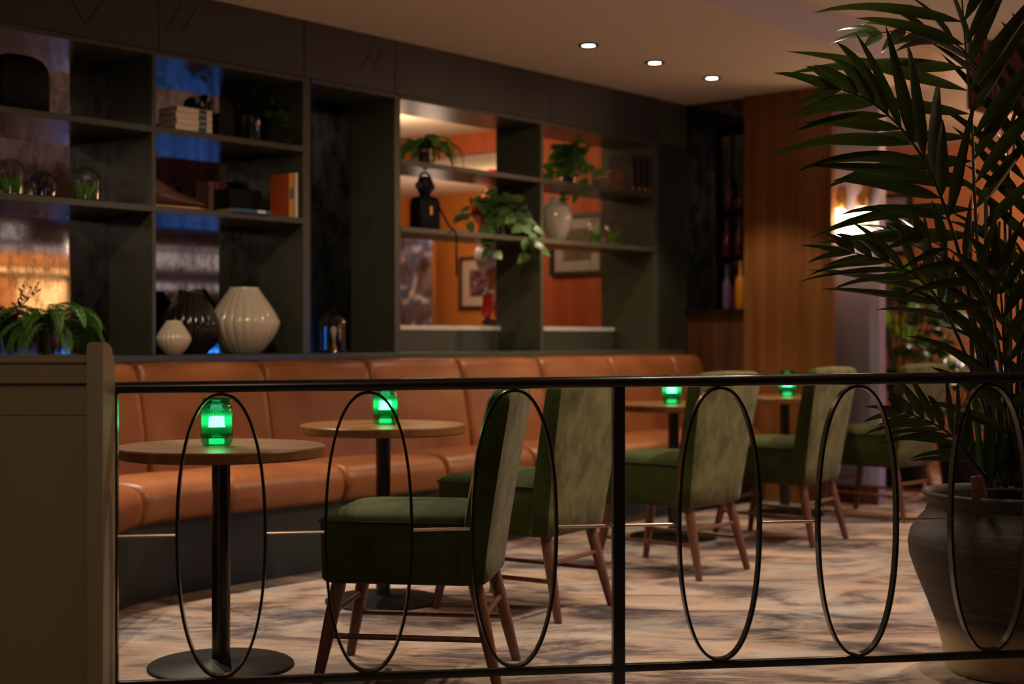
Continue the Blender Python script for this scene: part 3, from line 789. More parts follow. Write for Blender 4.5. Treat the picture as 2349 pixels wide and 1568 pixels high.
fr = [
 # points, side, L, wd, f0, nl, fwd, droop
 ([(2300,1130,4.75),(2262,800,4.72),(2238,500,4.7),(2230,293,4.66),(2214,100,4.62),(2196,-160,4.55)],(1,.1,0),.60,.050,.46,14,(.65,.10),.22,(0,0,0)),
 ([(2290,1130,4.72),(2262,900,4.7),(2215,640,4.62),(2150,430,4.52),(2080,310,4.45),(2000,235,4.38),(1930,205,4.34)],(.42,-.50,.62),.45,.044,.60,10,.75,.2,(-.55,0,-.22)),
 ([(2300,1130,4.70),(2262,950,4.62),(2205,790,4.5),(2135,665,4.35),(2050,606,4.26),(1960,580,4.2)],(.30,-.62,.55),.36,.034,.58,8,.9,.16,(-.4,0,-.1)),
 ([(2335,1130,4.70),(2316,960,4.5),(2304,800,4.4),(2298,700,4.34),(2290,620,4.3)],(1,-.15,0),.42,.040,.30,8,.85,.16,(0,0,0)),
 ([(2290,1130,4.72),(2240,1070,4.62),(2190,1005,4.5),(2130,965,4.42),(2070,945,4.36)],(.25,-.45,.7),.30,.030,.32,9,1.0,.18,(-.2,0,0)),
 ([(2340,1130,4.80),(2352,700,4.92),(2358,400,5.0),(2392,120,5.0)],(1,.2,0),.46,.046,.5,9,.5,.18,(0,0,0)),
 ([(2345,1130,4.68),(2385,880,4.45),(2450,690,4.38),(2540,590,4.36)],(.3,-.5,.6),.40,.042,.35,9,.5,.22,(0,0,0)),
 ([(2280,1130,4.85),(2250,850,4.95),(2200,650,5.05),(2130,560,5.12),(2060,535,5.16)],(.35,.6,.5),.30,.034,.62,5,.75,.2,(0,0,0)),
 ([(2325,1130,4.82),(2306,800,4.92),(2318,480,5.0),(2290,260,5.0),(2215,120,4.98),(2110,70,4.95),(2020,75,4.92)],(.25,.55,.7),.36,.044,.58,9,.75,.2,(0,0,0)),
 ([(2320,1130,4.66),(2300,880,4.45),(2270,700,4.25),(2200,590,4.12),(2120,545,4.05)],(.4,-.2,.8),.28,.034,.66,5,.7,.15,(0,0,0)),
 ([(2350,1130,4.80),(2372,850,4.8),(2420,560,4.8),(2480,330,4.8)],(1,.2,.2),.46,.044,.5,8,.4,.2,(0,0,0)),
]
for (pts,side,L,wd,f0,nl,fw,dr,bi) in fr:
    q = [pl(2240+(p[0]-2240)*1.0,p[1],p[2]) if i else pl(p[0],1112,p[2]) for i,p in enumerate(pts)]
    frond(q, side, L, wd, f0, nl, fw, dr, .0085, palm, R_, bias=bi)
for k in range(11):
    x0_ = R_.uniform(2255,2350); Zb = R_.uniform(4.68,4.86); x1_ = x0_+R_.uniform(-40,25)
    c = bez([pl(x0_,1118,Zb), pl((x0_+x1_)/2+R_.uniform(-12,12),850,Zb+.02), pl(x1_,R_.uniform(420,600),Zb+R_.uniform(-.1,.1))],8)
    MB().tube(c,[.012-.007*i/(len(c)-1) for i in range(len(c))],7).build('cane', M['stem'], palm)
for k in range(9):   # young upright leaves out of the soil
    x0_ = R_.uniform(2262,2349); Zb = R_.uniform(4.60,4.76); mbl = MB()
    leaf(mbl, pl(x0_,1115,Zb), (R_.uniform(-.25,.35),-.1,1), (0,-1,.2), R_.uniform(.22,.48), .03, .1, 8, .2); mbl.build('young_leaf', M['palm'], palm, ang=80)
MB().tube([pl(2248,1140,4.6), pl(2240,1092,4.6)], [.024,.018], 10).build('cut_stub', M['book_tan'], palm)

# ---- shelf decoration helpers
def cloche(label, loc, r, h, plant=None, base=True, gp='glass cloches on the shelves', rnd=None):
    t = thing('glass_cloche', label, 'cloche', loc, 0, gp); rnd = rnd or random.Random(3)
    MB().lathe([(r*1.12,0),(r*1.14,.004),(r*1.1,.012),(r*.9,.014),(0,.014)],36).build('base', M['blackglaze'], t)
    pr = [(r,.0145),(r,h-r*.9)]+[(r*cos(a),h-r*.9+r*.9*sin(a)) for a in [pi/2*k/9 for k in range(1,9)]]+[(.002,h)]
    MB().lathe(pr,48,cap=False).build('dome', M['glass'], t, ang=70)
    if plant == 'moss':
        mb = MB()
        for k in range(46):
            a = rnd.uniform(0,2*pi); rr = rnd.uniform(0,r*.6)
            leaf(mb,(rr*cos(a),rr*sin(a),.016),(cos(a)*.25,sin(a)*.25,1),(cos(a+1),sin(a+1),.1),rnd.uniform(.3,.62)*h,.010,.2,4,.2,'x')
        mb.build('grass_tuft', M['lime'], t, ang=80)
    if plant == 'dark':
        mb = MB(); mb.lathe([(0,.0145),(.02,.0145),(.024,.05),(.012,.062),(.03,.085),(.026,.10),(0,.105)],16)
        for k in range(6): a=k*pi/3; mb.tube([(0,0,.08),(.036*cos(a),.036*sin(a),.115)],.004,6)
        mb.build('black_figurine', M['blackglaze'], t)
    if plant == 'bulb':
        mb = MB(); mb.lathe([(0,.0145),(.02,.0145),(.022,.03),(.010,.045),(.010,.085),(0,.085)],20).build('brass_stand', M['gold'], t)
        MB().lathe([(0,.085),(.011,.085),(.014,.10),(.02,.125),(.014,.145),(0,.15)],20).build('bulb', M['cream'], t)
        MB().lathe([(0,h-.002),(.008,h),(.012,h+.012),(0,h+.02)],16).build('knob', M['blackglaze'], t)
    return t
def ribbed_vase(label, loc, r, h, m_, nr=20, gp='ribbed ceramic vases'):
    pr0 = [(.42,0),(.46,.02),(.62,.10),(.80,.22),(.93,.34),(1.0,.455),(.985,.50),(.86,.63),(.68,.78),(.50,.91),(.42,.975),(.41,1.0),(.385,1.0),(.38,.96),(.0,.93)]
    rib = lambda a,z: 1-.045*(1-abs(sin(nr*a/2)))**2.2
    o = MB().lathe([(a*r,b_*h) for a,b_ in pr0], nr*12, rib=rib).build('ribbed_vase', m_, loc=loc, ang=75)
    return tag(o, label, 'vase', gp)
def glasspot(t, r, h, z0=0):
    MB().lathe([(0,z0),(r*.9,z0),(r,z0+.006),(r,z0+h),(r-.003,z0+h),(r-.003,z0+.01),(0,z0+.01)],36,cap=False).build('glass_vase', M['glass'], t, ang=60)
    MB().lathe([(0,z0+.012),(r*.8,z0+.012),(r*.85,z0+h*.75),(0,z0+h*.8)],24).build('root_ball', M['soil'], t)
def fern(label, loc, L, n, r, h, seed, gp=None, yaw=None, wide=.07):
    t = thing('potted_fern', label, 'plant', loc, 0, gp); rnd = random.Random(seed); glasspot(t, r, h)
    for k in range(n):
        a = 2*pi*k/n+rnd.uniform(-.25,.25); LL = L*rnd.uniform(.75,1.1); rise = rnd.uniform(.35,1.15); c = []; p = V((.3*r*cos(a),.3*r*sin(a),h*.85)); el = rise*1.1
        for q in range(15):
            c.append(p.copy()); p = p+V((cos(a)*cos(el),sin(a)*cos(el),sin(el)))*LL/14; el -= .135*(1+rise*.35)
        mb = MB(); mb.tube(c,.0016,5,cap=False)
        for i in range(1,15):
            tg = (c[i]-c[i-1]).normalized(); sd = tg.cross(V((0,0,1))).normalized(); up = sd.cross(tg)
            for hf in (0,.5):
                pp = c[i].lerp(c[i-1],hf); q=(i-hf)/14; wl = wide*(sin(pi*min(1,q*.86+.12))**.7)*rnd.uniform(.85,1.1)
                for sg in (1,-1): leaf(mb,pp,sd*sg+tg*.45,up,wl,.0115,.25,2,.12,'x')
        mb.build('fern_frond', M['fern'], t, ang=80)
    return t
def trailing(label, loc, r, h, stems, seed, lm, ls=.055, gp=None, name='trailing_plant', cat='plant', nl=9):
    """stems: list of list of offsets (world, metres) the stems pass through"""
    t = thing(name, label, cat, loc, 0, gp); rnd = random.Random(seed); glasspot(t, r, h)
    for st in stems:
        c = bez([(0,0,h*.8)]+[V(s_) for s_ in st], 8); mb = MB(); mb.tube(c,.0018,5,cap=False); mb.build('vine', M['stem'], t)
        mb = MB(); k = 3
        while k < len(c):
            p = c[k]; d = V((rnd.uniform(-1,1),rnd.uniform(-1,.4),rnd.uniform(-.9,.35))).normalized()
            q = p+d*.02; leaf(mb,q,d,V((rnd.uniform(-.4,.4),-1,.8)),ls*rnd.uniform(.8,1.25),ls*rnd.uniform(.75,1.05),.35,6,.10,'heart'); k += max(1,int(len(c)/nl))
        mb.build('leaves', lm, t, ang=80)
    return t
def clampw(t, bounds):
    """keep foliage inside its shelf compartment: bounds = t0,t1,dmin,z1 in the wall frame"""
    t0,t1,dm,z1 = bounds[:4]; zmn = bounds[4] if len(bounds)>4 else -9; base = V(t.location)
    for ch in t.children:
        if ch.type != 'MESH': continue
        for v in ch.data.vertices:
            w_ = base+v.co-O; tt = w_.x*U.x+w_.y*U.y; nn = w_.x*N.x+w_.y*N.y
            dep = -nn; ins = dep < .03 and w_.z < 2.52
            if not ins: continue
            t2 = min(max(tt,t0+.004),t1-.004); d2 = max(dep,dm); z2 = max(min(w_.z,z1), zmn)
            q = O+U*t2-N*d2; v.co = V((q.x,q.y,z2))-base
    return t
def shelfpos(px, d, z): q = TW(t_at(px,-d), -d); return (q.x,q.y,z+.0005)
S1, S2, LG = SH[0], SH[1], 1.035

# left unit, top cell
t = thing('black_canister', 'big matte black round shouldered canister on the top left shelf', 'canister', shelfpos(36,.15,S1), TH)
R_l = []
for z,ins in ((0,.008),(.006,0),(.17,0),(.21,.008),(.24,.028),(.258,.06),(.266,.1)):
    R_l.append(rrect(-.125+ins,.125-ins,-.09+ins*.7,.09-ins*.7,z,.018))
MB().loft(R_l).build('body', M['blackpaint'], t, ang=60)
rg = random.Random(5)
cloche('glass cloche over green moss at the far left of the lower left shelf', shelfpos(24,.14,S2), .058, .172, 'moss', rnd=rg)
cloche('glass cloche with a small black figurine inside, between two mossy cloches', shelfpos(97,.14,S2), .066, .13, 'dark', rnd=rg)
cloche('glass cloche over green moss, rightmost of three on the lower left shelf', shelfpos(197,.14,S2), .070, .168, 'moss', rnd=rg)
clampw(fern('large green fern in a glass vase on the ledge behind the wooden partition', shelfpos(112,.10,LG), .36, 30, .055, .15, 3, wide=.046), (-.355,T(349),-.355,1.72,1.037))
tg_ = thing('wispy_plant', 'thin dark branching plant at far left behind the large fern', 'plant', shelfpos(20,.2,LG), 0)
mb = MB()
for k in range(7):
    a = rg.uniform(-.6,.9); c = bez([(0,0,0),(a*.08,0,.2),(a*.22,.02,.30+rg.uniform(-.04,.06))],5); mb.tube(c,.002,5)
    for q in c[4:]: leaf(mb,q,(rg.uniform(-1,1),rg.uniform(-1,1),.6),(0,-1,.5),.03,.012,.2,3,.1,'x')
mb.build('branches', M['bush'], tg_, ang=80)

# books
def book(label, cx, d, z, hgt, thick, depth, cover, rz=0, flat=False, spine=None, gp=None, labelm=None):
    """upright: spine faces the room; thickness runs along the shelf. flat: lies down, spine to the room"""
    loc = shelfpos(cx, d, z); t = thing('book', label, 'book', loc, TH+rz, gp); c = .0022
    sm = spine or cover
    if not flat:
        B(-thick/2,-thick/2+c,-depth/2,depth/2,0,hgt).build('cover', cover, t, smooth=False)
        B(thick/2-c,thick/2,-depth/2,depth/2,0,hgt).build('cover', cover, t, smooth=False)
        MB().loft([[(-thick/2,-depth/2,z_),(-thick*.3,-depth/2-.004,z_),(thick*.3,-depth/2-.004,z_),(thick/2,-depth/2,z_),(thick/2,-depth/2+c,z_),(-thick/2,-depth/2+c,z_)] for z_ in (0,hgt)]).build('spine', sm, t, smooth=False)
        B(-thick/2+c,thick/2-c,-depth/2+c,depth/2-.004,.004,hgt-.004).build('pages', M['page'], t, smooth=False)
        if labelm: B(-thick*.4,thick*.4,-depth/2-.0048,-depth/2-.0038,hgt*.42,hgt*.66).build('spine_label', labelm, t, smooth=False)
    else:
        B(-hgt/2,hgt/2,-depth/2,depth/2,0,c).build('cover', cover, t, smooth=False)
        B(-hgt/2,hgt/2,-depth/2,depth/2,thick-c,thick).build('cover', cover, t, smooth=False)
        MB().loft([[(x_,-depth/2+c,0),(x_,-depth/2,0),(x_,-depth/2-.004,thick*.25),(x_,-depth/2-.004,thick*.75),(x_,-depth/2,thick),(x_,-depth/2+c,thick)] for x_ in (-hgt/2,hgt/2)]).build('spine', sm, t, smooth=False)
        B(-hgt/2+.003,hgt/2-.003,-depth/2+c,depth/2-.004,c,thick-c).build('pages', M['page'], t, smooth=False)
        if labelm: B(hgt*.12,hgt*.34,-depth/2-.0048,-depth/2-.0038,thick*.1,thick*.9).build('spine_label', labelm, t, smooth=False)
    return t
zz = S1
for k,nm in enumerate(('bottom','second from bottom','third from bottom','topmost')):
    thk = (.031,.028,.030,.027)[k]
    book('cream book with green label, %s of the lying stack'%nm, 424, .10, zz, .215, thk, .15, M['book_cream'], rz=(-.03,.02,-.01,.03)[k], flat=True, gp='lying stack of cream books', labelm=M['teal']); zz += thk+.0008
o = MB().lathe([(0,0),(.03,0),(.026,.012),(.034,.022),(.022,.03),(.008,.034),(0,.034)],7).build('black_ornament', M['blackglaze'], loc=shelfpos(450,.10,zz), ang=30); tag(o,'small jagged black ornament on top of the cream book stack','ornament')
t = thing('black_bookend','black block bookend beside the cream book stack','bookend', shelfpos(506,.13,S1), TH); B(-.05,.05,-.05,.05,0,.125).build('body', M['blackpaint'], t, bevel=.004)
clampw(trailing('trailing ivy in a glass vase on the upper shelf, right of the cream books', shelfpos(578,.14,S1), .048, .15,
  [[(.0,-.02,.24),(-.10,-.04,.26)],[(.02,-.02,.25),(.12,-.02,.22),(.17,-.03,.12)],[(.02,.0,.22),(.16,.02,.16),(.22,.0,.03)],[(.0,.03,.26),(.06,.06,.27)],[(-.02,0,.23),(-.07,-.05,.2)],[(.03,-.03,.2),(.13,-.05,.10),(.17,-.06,.02)]], 21, M['bush'], .055), (T(358),T(695),-.355,2.47))
# lower shelf of the second cell
t = thing('leather_shoe','brown leather lace-up shoe sculpture standing left on the middle shelf','shoe', shelfpos(404,.12,S2), TH)
t.scale = (1.2,1.2,1.35)
R_l = []
for (x_,hw,z0,z1) in ((-.135,.028,.008,.105),(-.12,.036,.006,.115),(-.09,.040,.006,.11),(-.05,.040,.006,.088),(-.01,.042,.006,.070),(.04,.047,.006,.058),(.08,.048,.006,.050),(.11,.042,.007,.043),(.13,.03,.010,.032),(.138,.014,.014,.024)):
    ring = []
    for i in range(14):
        a = 2*pi*i/14; ring.append((x_, hw*cos(a)*(1 if sin(a)<.2 else .85), (z0+z1)/2+(z1-z0)/2*sin(a)))
    R_l.append(ring)
sh_m = mat('polished_brown_leather',(.10,.045,.028),.25,coat=.4); bump(sh_m,30,.3,.004)
MB().loft(R_l).build('upper', sh_m, t, ang=70, sub=1)
MB().loft([[(x_,hw,z_) for x_,hw in ((-.138,.02),(-.1,.042),(0,.042),(.08,.052),(.14,.02),(.14,-.02),(.08,-.052),(0,-.042),(-.1,-.042),(-.138,-.02))] for z_ in (0,.011)]).build('sole', M['gold'], t)
book('dark brown upright book behind the toe of the leather shoe', 470, .22, S2, .165, .03, .11, M['book_brown'])
t = thing('black_box','plain black box between the shoe and the orange book','box', shelfpos(543,.22,S2), TH); B(-.105,.105,-.08,.08,0,.14).build('body', M['blackpaint'], t, bevel=.003)
book('orange upright book with a teal spine label on the middle shelf', 646, .10, S2, .232, .030, .155, M['book_orange'], spine=M['book_spine'], labelm=M['teal'])
book('cream upright book leaning right of the orange book', 659, .095, S2, .238, .020, .15, M['book_cream'])
book('ochre upright book between two cream books', 673, .10, S2, .228, .026, .15, M['book_ochre'])
book('pale upright book rightmost on the middle shelf, against the divider', 684.5, .10, S2, .226, .015, .15, M['book_cream'], labelm=M['page'])
book('blue paperback lying flat in front of the orange book', 558, .055, S2, .24, .020, .15, M['page'], rz=.0, flat=True, spine=M['book_blue'], labelm=M['white'])
# vases on the ledge
ribbed_vase('small cream ribbed vase in front of the black vase', shelfpos(398,-.0,LG), .086, .166, M['cream'], 20)
ribbed_vase('black ribbed vase standing behind the small cream vase', shelfpos(437,.202,LG), .150, .325, M['blackglaze'], 20)
ribbed_vase('large cream ribbed vase at the right end of the ledge compartment', shelfpos(560,.14,LG), .185, .345, M['cream'], 22)
cloche('tall glass cloche over a bulb on a brass stand in the dark alcove', shelfpos(765,.17,LG), .076, .23, 'bulb')

# pass-through unit
clampw(fern('green fern in a glass vase on the top shelf of the open unit', shelfpos(974,.16,S1), .29, 26, .045, .12, 8, wide=.036), (2.262,T(1240),-1,2.47))
tf = thing('black_figurine','black standing figurine with a cord hanging over the shelf edge','figurine', shelfpos(975,.12,S2), TH)
R_l=[]
for z,ins in ((0,.004),(.006,0),(.16,0),(.19,.01),(.20,.03)): R_l.append(rrect(-.085+ins,.085-ins,-.05+ins*.6,.05-ins*.6,z,.015))
MB().loft(R_l).build('body', M['blackpaint'], tf, ang=50)
MB().lathe([(0,.19),(.03,.19),(.034,.215),(.05,.245),(.052,.275),(.040,.305),(.018,.318),(0,.32)],24).build('head', M['blackpaint'], tf)
for sx in (-1,1): MB().lathe([(0,-.012),(.022,-.012),(.026,0),(.022,.012),(0,.012)],18,T=Matrix.Translation((sx*.05,0,.262))@Matrix.Rotation(pi/2,4,'Y')).build('earpiece', M['blackglaze'], tf)
MB().tube(bez([(-.05,0,.262),(-.04,0,.32),(0,0,.342),(.04,0,.32),(.05,0,.262)],6),.007,8).build('headband', M['blackpaint'], tf)
B(-.008,.008,-.052,-.048,.09,.14).build('gilt_badge', M['giltline'], tf)
MB().tube(bez([(.06,-.05,.15),(.10,-.10,.03),(.105,-.152,-.02),(.100,-.16,-.14),(.108,-.155,-.27)],8),.006,7).build('hanging_cord', M['blackpaint'], tf)
clampw(trailing('variegated ivy in a glass vase trailing over the lower shelf of the open unit', shelfpos(1143,.12,S2), .045, .13,
  [[(-.06,-.04,.20),(-.17,-.06,.16),(-.2,-.08,.09)],[(.02,-.02,.24),(.0,-.03,.26)],[(.04,-.02,.22),(.14,-.02,.16),(.19,-.03,.06)],[(.03,.0,.2),(.16,-.08,.08),(.20,-.16,-.06),(.21,-.17,-.14)],
   [(-.02,-.03,.2),(-.08,-.08,.12),(-.08,-.14,.03)],[(0,-.1,.12),(-.02,-.16,.0),(-.04,-.17,-.12)],[(.02,-.04,.22),(.07,-.08,.18),(.10,-.1,.10)],[(-.03,0,.22),(-.1,.0,.22)],[(.04,-.08,.15),(.22,-.15,.02),(.25,-.17,-.1)]], 5, M['ivy'], .080, nl=9), (2.262,T(1240),-1,2.10))
clampw(trailing('pothos in a glass vase on the top shelf, trailing over the round cream vase', shelfpos(1303,.12,S1), .050, .13,
  [[(0,-.02,.24),(.03,-.03,.28)],[(.04,-.02,.22),(.12,-.04,.18),(.17,-.06,.05)],[(-.04,-.02,.20),(-.11,-.05,.15),(-.13,-.07,.04)],[(0,-.06,.16),(-.02,-.15,.02),(-.03,-.17,-.17)],[(.02,.0,.25),(.09,.02,.22)],
   [(0,-.05,.18),(.06,-.14,.04),(.07,-.17,-.07)],[(-.03,0,.24),(-.08,0,.2)],[(.02,-.05,.2),(.08,-.08,.12)],[(-.02,-.04,.18),(-.09,-.08,.09)]], 9, M['pothos'], .078, nl=10), (T(1247),T(1500),-1,2.47))
# brown lying books and dark standing set
zz = S1
for k,nm in enumerate(('bottom','lower middle','upper middle','top')):
    book('tan book lying flat, %s of the stack beside the pothos'%nm, 1392, .13, zz, .15, .033, .16, M['book_tan'], rz=(-.1,.05,-.05,.1)[k], flat=True, gp='lying tan books on the top shelf'); zz += .034
for k,(px,hh,lb) in enumerate(((1426,.255,'leftmost of the dark gilt bound books'),(1440,.262,'second from left of the dark gilt bound books'),(1453,.262,'third from left of the dark gilt bound books'),(1466,.262,'fourth from left of the dark gilt bound books'),(1480,.255,'rightmost of the dark gilt bound books, beside the end panel'))):
    bk = book('dark upright book, '+lb, px, .13, S1, hh, .043, .19, M['book_dark'], gp='dark gilt bound books')
    B(-.016,.016,-.0998,-.0993,.012,.03).build('gilt_band', M['giltline'], bk, smooth=False)
    if k == 0: B(-.019,-.013,-.0998,-.0993,.01,.18).build('gilt_line', M['giltline'], bk, smooth=False)
# round cream vase and two cloches
o = MB().lathe([(0,0),(.055,0),(.06,.008),(.088,.06),(.108,.12),(.112,.165),(.098,.215),(.07,.245),(.052,.252),(.05,.272),(.056,.282),(.050,.283),(.044,.27),(.0,.26)],48).build('round_vase', M['cream'], loc=shelfpos(1276,.10,S2), ang=60)
tag(o,'round cream crackle glazed vase on the lower right shelf','vase')
cloche('small glass cloche with grass, left of the pair beside the round vase', shelfpos(1367,.14,S2), .060, .18, 'moss', rnd=rg)
cloche('small glass cloche with grass, right of the pair beside the round vase', shelfpos(1407,.14,S2), .060, .17, 'moss', rnd=rg)

# ---- framed prints
def picture(label, t_, d, z0, z1, w_, mats, facing='t', art=None, gp=None):
    """hangs on a wall of constant t, facing -t (towards the camera)"""
    r = thing('framed_print', label, 'picture', TW(t_, d, z0), TH, gp); h = z1-z0; fw = .035
    mb = MB()
    mb.box(-.03,0,-w_/2,w_/2,0,fw); mb.box(-.03,0,-w_/2,w_/2,h-fw,h); mb.box(-.03,0,-w_/2,-w_/2+fw,fw,h-fw); mb.box(-.03,0,w_/2-fw,w_/2,fw,h-fw)
    mb.build('frame', M['book_dark'], r, bevel=.003)
    B(-.012,-.004,-w_/2+fw,w_/2-fw,fw,h-fw).build('mat_board', mats[0], r, smooth=False)
    k = .24; B(-.014,-.011,-w_/2+w_*k,w_/2-w_*k,h*k,h*(1-k)).build('artwork', mats[1], r, smooth=False)
    return r
def artmat(name, stops, sc_=7):
    m = mat(name,(.5,.5,.5),.6); noisecol(m, stops, sc_, 5, (1,1,1), dist=1.2); return m
aA = artmat('dark_crowd_art', [(.35,(.015,.02,.05)),(.5,(.05,.06,.12)),(.6,(.45,.07,.06)),(.68,(.6,.5,.45))], 14)
aB = artmat('landscape_art', [(.35,(.06,.08,.02)),(.5,(.14,.13,.06)),(.62,(.10,.10,.14)),(.7,(.35,.3,.2))], 9)
aC = artmat('abstract_art', [(.33,(.03,.02,.02)),(.43,(.18,.11,.08)),(.50,(.05,.13,.33)),(.58,(.50,.44,.44)),(.70,(.78,.72,.72))], 4.5)
matw = mat('cream_mat',(.62,.5,.4),.7); matg = mat('grey_mat',(.42,.40,.40),.6)
def d_on(px,t_):
    r=(px-1174.5)/F; a=TW(t_,0); return (r*a.y-a.x)/(-N.x+r*N.y)
def z_on(px,py,t_):
    d=d_on(px,t_); return H-(py-778)/F*TW(t_,d).y
# print seen in the left opening, on the far ochre wall
tq=7.3; dd=d_on(1105,tq); picture('dark framed print of a red and navy crowd on the ochre wall, left opening', tq-.002, dd, z_on(1100,709,tq), z_on(1100,588,tq), d_on(1153,tq)-d_on(1056,tq), (matw,aA))
tq=5.157; picture('dark framed print with grey mat on the orange wall, right opening', tq-.002, d_on(1326,tq), z_on(1326,632,tq), z_on(1326,560,tq)+.0+(z_on(1326,490,tq)-z_on(1326,560,tq)), d_on(1388,tq)-d_on(1264,tq), (matg,aB))
# tall abstract canvas at left of the left opening
tq=6.6; dA,dB=d_on(905,tq),d_on(996,tq)
r = thing('abstract_canvas','tall blue, white and brown abstract canvas at the left of the left opening','painting', TW(tq,(dA+dB)/2-.25,z_on(960,760,tq)), TH)
B(-.03,0,-(dB-dA)/2-.25,(dB-dA)/2+.25,0,z_on(960,545,tq)-z_on(960,760,tq)).build('canvas', aC, r, smooth=False)
r.location.x += 0
mb = MB(); mb.box(-.034,.004,-(dB-dA)/2-.262,-(dB-dA)/2-.25,0,z_on(960,545,tq)-z_on(960,760,tq)); mb.build('wooden_edge', M['column'], r)
mb = MB(); wadd(mb, 6.2, 6.7, -4.2, d_on(1010,tq), 0, z_on(960,760,tq)-.002); o_=mb.build('sideboard', M['wainscot'], **W0); tag(o_,'low sideboard under the abstract canvas in the next room','sideboard')

# ---- painted footballer statue on the sill
st = thing('footballer_statue','painted footballer statue in red cap and white shorts on the left sill','statue', TW(t_at(1127,-.58),-.58,1.1955), TH-pi*.45)
st.scale = (1.3,1.3,1.05)
def skin(name, verts, edges, radii, m_, parent, sub=2, root=0):
    me = bpy.data.meshes.new(name); me.from_pydata([tuple(v) for v in verts], edges, []); o = bpy.data.objects.new(name, me); COL.objects.link(o)
    md = o.modifiers.new('skin','SKIN'); 
    for i,r_ in enumerate(radii):
        sv = me.skin_vertices[0].data[i]; sv.radius = (r_[0],r_[1]) if isinstance(r_,tuple) else (r_,r_)
        sv.use_root = (i==root)
    sb = o.modifiers.new('sub','SUBSURF'); sb.levels = sub; sb.render_levels = sub; md.use_smooth_shade = True
    me.materials.append(m_); o.parent = parent; return o
K = 1.02/1.0
m_skin = mat('painted_skin',(.62,.27,.13),.4); m_red = mat('glossy_red_paint',(.62,.015,.012),.22,coat=.5); m_whp = mat('white_painted_shorts',(.72,.62,.55),.45); m_shoe = mat('brown_painted_boot',(.07,.03,.02),.35)
# x forward, y left, z up; one metre tall figure
vv = [(0,0,.50),(0,0,.60),(0,0,.70),(0,0,.80),(0,0,.855),(0,0,.90),(.008,0,.95),
      (0,.055,.47),(.03,.065,.28),(0,.07,.05),(0,-.055,.47),(.07,-.07,.29),(.02,-.08,.06),
      (0,.11,.785),(.03,.16,.67),(.06,.09,.60),(0,-.11,.785),(.02,-.17,.68),(.06,-.10,.60)]
ee = [(0,1),(1,2),(2,3),(3,4),(4,5),(5,6),(0,7),(7,8),(8,9),(0,10),(10,11),(11,12),(3,13),(13,14),(14,15),(3,16),(16,17),(17,18)]
rr = [(.075,.055),(.062,.05),(.07,.055),(.07,.05),.026,.045,.046,.052,.035,.022,.052,.035,.022,.034,.026,.018,.034,.026,.018]
skin('body', vv, ee, rr, m_skin, st)
def fing(base, sy):
    mbh = MB()
    for i in range(4):
        b0 = V(base)+V((.006*i-.009,-.012*sy,-.002*i)); mbh.tube([b0,b0+V((.004,-.014*sy,-.008)),b0+V((.006,-.022*sy,-.020+.002*i))],[.0048,.0044,.0034],6)
    b0 = V(base)+V((-.012,-.004*sy,.008)); mbh.tube([b0,b0+V((-.008,-.01*sy,.010)),b0+V((-.008,-.02*sy,.012))],[.0055,.005,.0038],6)
    mbh.lathe([(0,-.016),(.012,-.013),(.016,0),(.012,.013),(0,.016)],10,T=Matrix.Translation(base)); return mbh
for sy,bs_ in ((1,(.062,.085,.592)),(-1,(.062,-.095,.592))): fing(bs_,sy).build('hand', m_skin, st, ang=70)
skin('shirt', [(0,0,.545),(0,0,.62),(0,0,.72),(0,0,.80),(0,0,.835),(0,.11,.785),(.022,.15,.70),(.05,.115,.625),(0,-.11,.785),(.016,-.16,.71),(.045,-.13,.63)], [(0,1),(1,2),(2,3),(3,4),(3,5),(5,6),(6,7),(3,8),(8,9),(9,10)],
     [(.083,.066),(.076,.062),(.084,.066),(.078,.058),.038,.044,.036,.028,.044,.036,.028], m_red, st)
skin('shorts', [(0,0,.53),(0,.0,.48),(0,.06,.43),(.02,.068,.33),(0,-.06,.43),(.045,-.072,.33)], [(0,1),(1,2),(2,3),(1,4),(4,5)], [(.085,.07),(.085,.075),.068,.058,.068,.058], m_whp, st)
for sy,kx in ((1,0.0),(-1,.02)):
    yb = .07*sy if sy>0 else -.08
    skin('sock', [(kx,yb,.05),(kx+.008,yb*.98,.12),(kx+.02,yb*.95,.20),(kx+.022,yb*.94,.215)], [(0,1),(1,2),(2,3)], [.027,.032,.038,.036], m_red, st)
    skin('sock_band', [(kx+.022,yb*.94,.205),(kx+.026,yb*.93,.225),(kx+.03,yb*.92,.245)], [(0,1),(1,2)], [.040,.041,.040], m_whp, st, 1)
    skin('boot', [(kx-.025,yb,.026),(kx+.01,yb,.03),(kx+.055,yb,.022),(kx+.085,yb,.018)], [(0,1),(1,2),(2,3)], [.024,.030,.024,.016], m_shoe, st)
MB().lathe([(.0,.968+.04),(.02,1.004),(.04,.988),(.050,.962),(.050,.952),(.0,.952)],24,T=Matrix.Translation((.004,0,0))).build('cap', m_red, st)
MB().lathe([(0,.0),(.045,.0),(.045,.006),(0,.006)],20,T=Matrix.Translation((.045,0,.950))).build('cap_peak', m_red, st)
mbf = MB(); mbf.lathe([(0,-.008),(.007,0),(0,.010)],8,T=Matrix.Translation((.058,0,.925))); mbf.build('nose', m_skin, st)
mbe = MB(); 
for sy in (1,-1): mbe.lathe([(0,-.004),(.004,0),(0,.004)],8,T=Matrix.Translation((.052,sy*.017,.937)))
mbe.build('eyes', M['blackglaze'], st)
MB().tube([(.052,-.013,.903),(.056,0,.901),(.052,.013,.903)],.0028,6).build('mouth', m_red, st)
for sy in (1,-1): MB().lathe([(0,-.006),(.010,0),(0,.006)],10,T=Matrix.Translation((.005,sy*.047,.925))@Matrix.Rotation(pi/2,4,'X')).build('ear', m_skin, st)
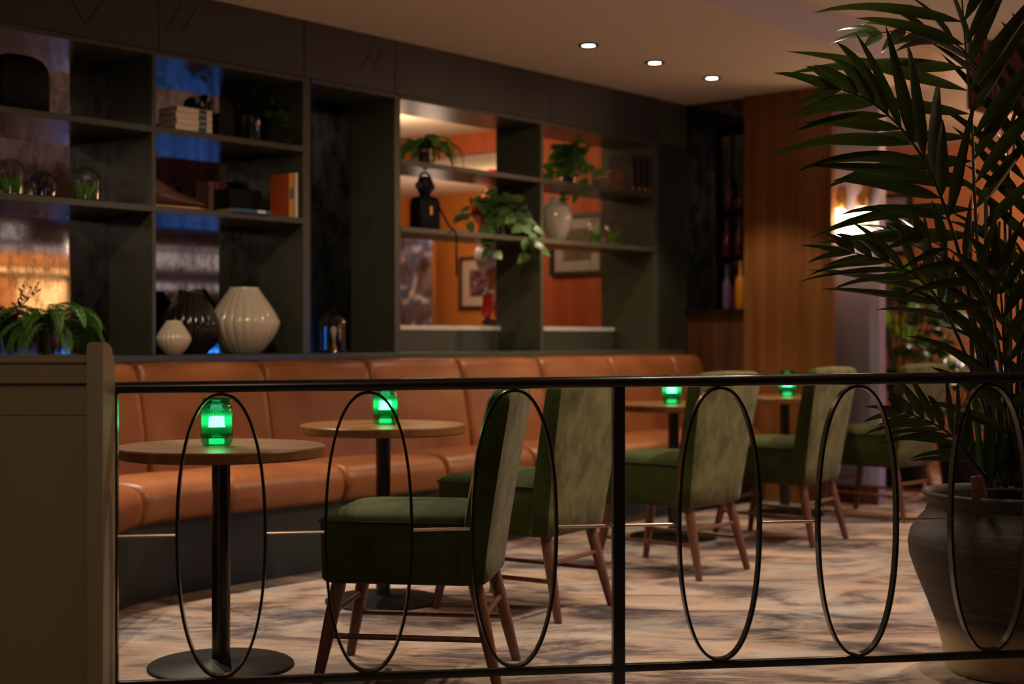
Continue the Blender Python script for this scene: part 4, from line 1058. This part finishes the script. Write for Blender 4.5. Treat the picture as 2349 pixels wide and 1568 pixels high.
q = TW(t_at(1150,-.56)-.2,-.75,2.6); spot('statue_beam', (q.x-.05,q.y-.05,2.55), TW(t_at(1150,-.56),-.56,1.7), 22, (1,.78,.6), 50, .4, .02)

# ---- far room at the right
tq = 8.4
picture('dark photograph in a pale mount on the far wall, behind the palm', tq-.002, d_on(2045,tq), z_on(2045,585,tq), z_on(2045,445,tq), .42, (matg,M['book_dark']))
mb = MB(); wadd(mb, 8.0, 8.399, d_on(2012,tq), d_on(2110,tq)+.8, z_on(2040,632,tq), z_on(2040,612,tq)); o_=mb.build('wall_shelf', M['blackpaint'], **W0); tag(o_,'long dark wall shelf below the photograph in the far room','shelf')
def bush(label, loc, R0, h0, h1, n, ls, lm, seed, pot=.18):
    t = thing('potted_shrub', label, 'plant', loc, 0); rnd = random.Random(seed)
    MB().lathe([(0,0),(pot*.75,0),(pot,.36),(pot*1.05,.40),(pot*.95,.40),(pot*.9,.37),(0,.36)],36).build('pot', M['blackpaint'], t)
    mb = MB(); ml = MB()
    for k in range(n):
        a = rnd.uniform(0,2*pi); rr = R0*sqrt(rnd.random()); z = rnd.uniform(h0,h1); zz_ = 1-abs((z-(h0+h1)/2)/((h1-h0)/2))**2.5; rr *= .35+.65*zz_
        p = V((rr*cos(a),rr*sin(a),z)); 
        if k%5 == 0: ml.tube(bez([(0,0,.36),(p.x*.4,p.y*.4,(z+.36)/2+.1),p],5),.006,6)
        d = V((cos(a),sin(a),rnd.uniform(-.5,.5))); leaf(mb,p,d,V((rnd.uniform(-.4,.4),-.6,1)),ls*rnd.uniform(.7,1.2),ls*.62*rnd.uniform(.8,1.2),.5,5,.12,'x')
    ml.build('stems', M['stem'], t); mb.build('leaves', lm, t, ang=80); return t
bq = P(2075,0,10.6); bush('dark leafy shrub in a black pot behind the farthest chair', (bq.x,bq.y,0), .36, .75, 1.55, 150, .19, M['bush'], 4)
bq = P(2045,0,11.9); bush('bright green leafy plant in the far room under the photograph', (bq.x,bq.y,0), .22, 1.15, 1.75, 60, .20, M['lime'], 6, .14)
bq = P(2205,0,9.9); bush('low dark plant in a black pot, right of the farthest chair', (bq.x,bq.y,0), .22, .5, 1.0, 50, .17, M['bush'], 14, .16)
